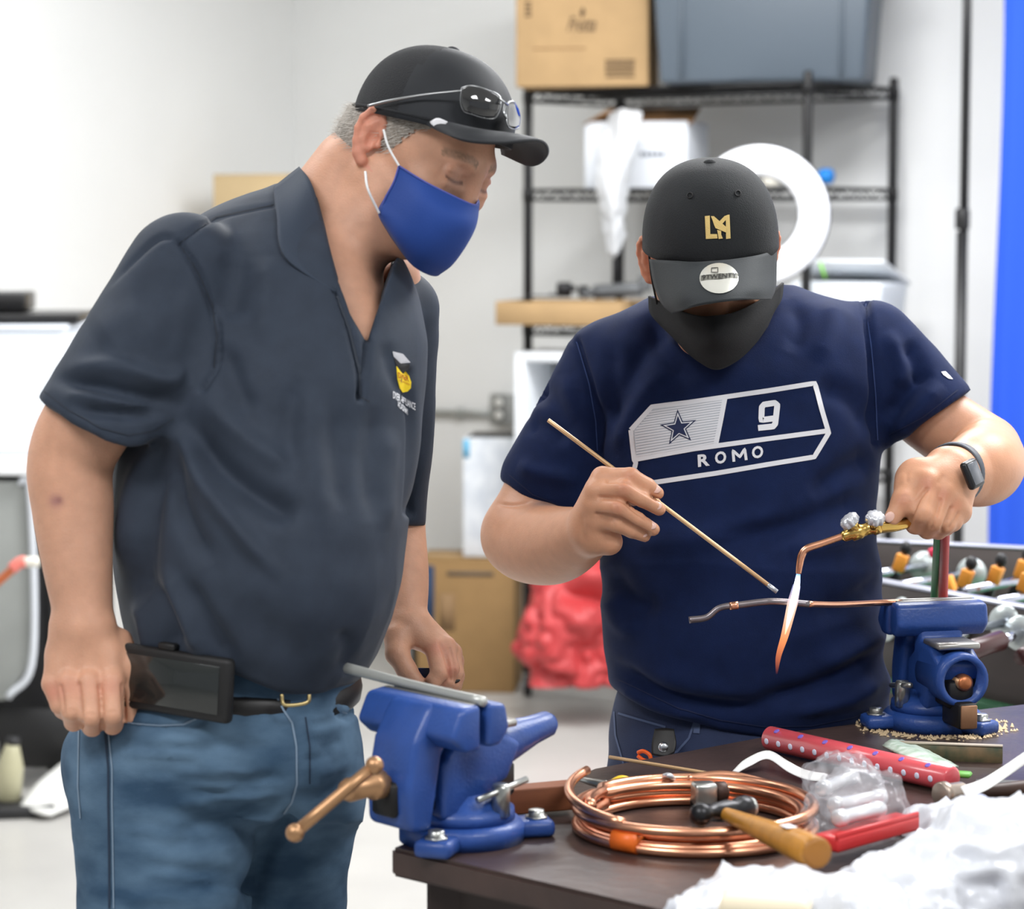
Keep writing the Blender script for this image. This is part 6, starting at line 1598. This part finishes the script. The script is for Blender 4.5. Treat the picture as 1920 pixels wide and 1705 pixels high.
mk('spring_clip', tube([tt(1238, 1474, .014), tt(1246, 1456, .034), tt(1260, 1458, .034), tt(1270, 1482, .010)], .0032, 8, n=20), KNB, label='white wire clip hooped behind the copper coil, right of the pliers', cat='clip', group='wire clips')
mk('brazing_rod', tube([tt(1143, 1420, .022), tt(1300, 1446, .024), tt(1490, 1478, .024)], .0023, 8, n=6), RD, label='loose thin brazing rod lying across the bench behind the copper coil', cat='rod')
# paper strip
PAP = pm('receipt_paper', (226, 226, 224), .8)
mk('paper_strip', patch([[tt(1372, 1448, .002), tt(1398, 1424, .014), tt(1440, 1408, .020), tt(1478, 1428, .012), tt(1510, 1444, .010), tt(1552, 1452, .006)], [tt(1382, 1450, .002), tt(1408, 1436, .010), tt(1440, 1424, .014), tt(1478, 1448, .008), tt(1512, 1462, .006), tt(1545, 1466, .004)]], 30, 5, .0008), PAP, label='curled white paper strip lying under the polka dot roll', cat='paper')
# polka dot roll
RO = thing('wrapping_roll', 'pink red tube roll with white dots lying diagonally on the workbench', 'roll', tt(1610, 1430))
ra, rb = tt(1442, 1384, .018), tt(1786, 1462, .018)
ROM = pm('pink_red_foil', (214, 84, 92), .32, coat=.3)
mk('roll', lathe(ra, rb, [(0, .012), (.002, .0155), ((rb - ra).length - .002, .0155), ((rb - ra).length, .012)], 28), ROM, RO)
rax = (rb - ra).normalized(); vd = (Vector((0, 0, HC)) - ra).normalized(); vd = (vd - rax * vd.dot(rax)).normalized(); ud = rax.cross(vd)
if ud.z < 0: ud = -ud
for k in range(14):
    for row, ang in enumerate((-.35, .75)):
        f_ = (k + .5 + .5 * row) / 14.5; dirv = vd * math.cos(ang) + ud * math.sin(ang)
        if row == 1 and k % 2: continue
        p = ra + (rb - ra) * f_ + dirv * .0152
        mk('dot', ball(p, (.0042, .0042, .0009), 10, 6, (rax, dirv.cross(rax), dirv)), pm('pale_dot', (226, 226, 246), .4) if row == 0 else pm('violet_dot', (120, 96, 190), .4), RO)
# packet, strip of green board, second hammer, paper, magenta handle
PK = thing('seed_packet', 'clear and white packet with green print lying behind the polka dot roll', 'packet', tt(1730, 1432))
mk('packet', patch([[tt(1655, 1400, .020), tt(1672, 1388, .024), tt(1690, 1390, .012)], [tt(1715, 1430, .026), tt(1730, 1412, .03), tt(1745, 1412, .016)], [tt(1775, 1456, .018), tt(1790, 1440, .02), tt(1796, 1440, .010)]], 12, 16, .003, crum(9, 4, .004)), pm('packet_film', (216, 226, 218), .25, rgb2=(160, 184, 160), vscale=60), PK)
mk('green_corner', box(tt(1798, 1452, .016), (.03, .018, .006), fr_yaw(-20), .002, 1), pm('leaf_green', (104, 172, 72), .5), PK)
BD = thing('green_ruler', 'narrow wooden board strip with mottled green face beside the far vise', 'board', tt(1790, 1408))
b0, b1_ = tt(1672, 1408, .010), tt(1880, 1416, .010); bx = frame(b1_ - b0)
mk('strip', box((b0 + b1_) / 2, ((b1_ - b0).length, .008, .022), bx, .001, 1), pm('mottled_green', (58, 74, 56), .5, rgb2=(126, 104, 76), vscale=40), BD)
mk('top_edge', box((b0 + b1_) / 2 + Z3 * .0115, ((b1_ - b0).length, .010, .002), bx), pm('pale_wood_edge', (176, 164, 148), .5), BD)
H2 = thing('hammer', 'steel hammer with cylindrical head lying at the right edge of the bench', 'hammer', tt(1800, 1500))
k0, k1 = tt(1762, 1492, .022), tt(1808, 1484, .022)
mk('hammer_head', lathe(k0, k1, [(0, .013), (.002, .0155), (.010, .0155), (.014, .012), (.034, .012), (.040, .009)], 20), pm('worn_steel', (164, 150, 138), .38, metal=.8), H2)
mk('handle', tube([tt(1800, 1487, .02), tt(1880, 1482, .016), tt(1990, 1470, .014)], [.008, .009, .011], 12, n=10), pm('dark_handle_wood', (66, 44, 34), .5), H2)
mk('paper_strip', patch([[tt(1800, 1476, .032), tt(1840, 1462, .040), tt(1880, 1438, .05), tt(1930, 1404, .07)], [tt(1812, 1496, .026), tt(1850, 1482, .032), tt(1890, 1456, .042), tt(1935, 1424, .06)]], 22, 5, .0008), PAP, label='white paper strip curling over the steel hammer at right edge', cat='paper')
MG = thing('screwdriver', 'tool with magenta collar and copper shaft at the right edge of the bench', 'tool', tt(1860, 1520))
mk('shaft', tube([tt(1838, 1526, .022), tt(1990, 1490, .022)], .0075, 12, n=4), COP, MG)
mk('magenta_collar', lathe(tt(1794, 1534, .022), tt(1842, 1525, .022), [(0, .006), (.004, .0095), (.024, .0105), (.030, .0105), (.031, .006)], 16), pm('magenta_plastic', (206, 36, 128), .4), MG)
mk('steel_bar', tube([tt(1830, 1470, .012), tt(2000, 1476, .012)], .0060, 8, n=3), STL, label='thin steel bar lying behind the curling paper at right edge', cat='rod')
# clear bag of fittings with a red bar beneath
RBAR = thing('red_tray', 'flat red plastic bar lying under the clear bag of fittings', 'tray', tt(1625, 1560))
r0, r1 = tt(1548, 1572, .03), tt(1702, 1530, .03); rx = frame(r1 - r0)
mk('bar', box((r0 + r1) / 2 - Z3 * .006, ((r1 - r0).length, .034, .016), rx, .003, 2), pm('red_plastic', (206, 52, 54), .35), RBAR)
mk('lip', box((r0 + r1) / 2 + Z3 * .003 + rx[1] * -.014, ((r1 - r0).length, .004, .008), rx, .001, 1), pm('red_plastic', (206, 52, 54), .35), RBAR)
for k, (x0, y0, x1, y1, lb) in enumerate(((1560, 1512, 1655, 1494, 'long white metal fitting in the clear bag, the upper one'), (1568, 1536, 1652, 1516, 'white metal fitting in the clear bag, lower one above the red bar'), (1540, 1480, 1600, 1456, 'short silver fitting at the back of the clear bag'))):
    q0, q1 = tt(x0, y0, .045), tt(x1, y1, .045)
    mk('pipe_fitting', lathe(q0, q1, [(0, .006), (.002, .0095), (.012, .0095), (.013, .0078), ((q1 - q0).length - .012, .0078), ((q1 - q0).length - .010, .0095), ((q1 - q0).length, .0085)], 16), pm('white_metal', (226, 228, 232), .3, metal=.3), label=lb, cat='fitting', group='fittings in the clear bag')
CLR = pm('clear_poly', (226, 226, 232), .10, alpha=.20, spec=1.0)
cb = [ell(tt(1605, 1520, .035), (.060, .050, .048), None, .02), ell(tt(1580, 1475, .03), (.045, .055, .042), None, .04)]
v, Q = solid(cb, .004, 1); N_ = vnorm(v, Q)
v = v + N_ * ((np.abs(vnoise(v, 38, 51)) - .3) * .016 + (np.abs(vnoise(v, 90, 52)) - .3) * .007)[:, None]; v[:, 2] = np.maximum(v[:, 2], ZT + .002)
mk('plastic_bag', (v, Q), CLR, label='clear crumpled plastic bag of fittings on top of the red bar', cat='bag')
# big white bags in the foreground
WBAG = pm('white_poly_bag', (232, 235, 242), .22, spec=.6, var=.02, vscale=20, trans=.15)
def bag(prs, label, seed, amp=.03, mat=None, h=.0055):
    v, Q = solid(prs, h, 1); N_ = vnorm(v, Q)
    v = v - N_ * ((np.abs(vnoise(v * np.array((1, .5, 1)), 17, seed)) - .3) * amp * 1.1 + (np.abs(vnoise(v * np.array((1, .6, 1.2)), 40, seed + 1)) - .3) * amp * .55 + (np.abs(vnoise(v, 95, seed + 2)) - .3) * amp * .2)[:, None]
    v[:, 2] = np.maximum(v[:, 2], ZT + .0015)
    mk('plastic_bag', (v, Q), mat or WBAG, label=label, cat='bag')
bag([ell(tt(1430, 1720, .0), (.085, .060, .045), None, .03), ell(tt(1330, 1745, .0), (.06, .05, .03), None, .03), ell(tt(1570, 1750, .0), (.075, .06, .048), None, .03)], 'crumpled white plastic bag in the foreground below the yellow hammer handle', 61)
bag([ell(tt(1790, 1680, .0), (.075, .075, .07), None, .03), ell(tt(1690, 1720, .0), (.07, .06, .055), None, .03), ell(tt(1860, 1680, .0), (.10, .09, .095), None, .03), ell(tt(1770, 1560, .0), (.06, .05, .03), None, .03), ell(tt(1960, 1640, .0), (.08, .09, .085), None, .03)], 'large crumpled white plastic bag at the lower right corner', 71)
mk('foam_block', prism([(-.045, -.012), (.045, -.012), (.04, .010), (-.04, .012)], tt(1435, 1694, .045), fr_yaw(-10), .05, .01, 3), pm('cream_foam', (234, 222, 196), .7), label='cream coloured soft block wrapped in the foreground plastic', cat='foam')
SAW = pm('sawdust', (206, 182, 146), .9)
rs = random.Random(8)
sv, sf = [], []
for k in range(420):
    a = rs.uniform(2.6, 6.6); rr = .082 + abs(rs.gauss(0, .012)); p = v2c + Vector((math.cos(a) * rr, math.sin(a) * rr, .0006)); s_ = rs.uniform(.0012, .0030); i0 = len(sv)
    sv += [p + Vector((-s_, -s_, 0)), p + Vector((s_, -s_, 0)), p + Vector((0, s_, 0)), p + Vector((0, 0, s_ * 1.2))]; sf += [(i0, i0 + 1, i0 + 3), (i0 + 1, i0 + 2, i0 + 3), (i0 + 2, i0, i0 + 3)]
mk('sawdust', (sv, sf), SAW, kind='stuff', label='pale shavings scattered around the base of the far blue vise', cat='shavings')
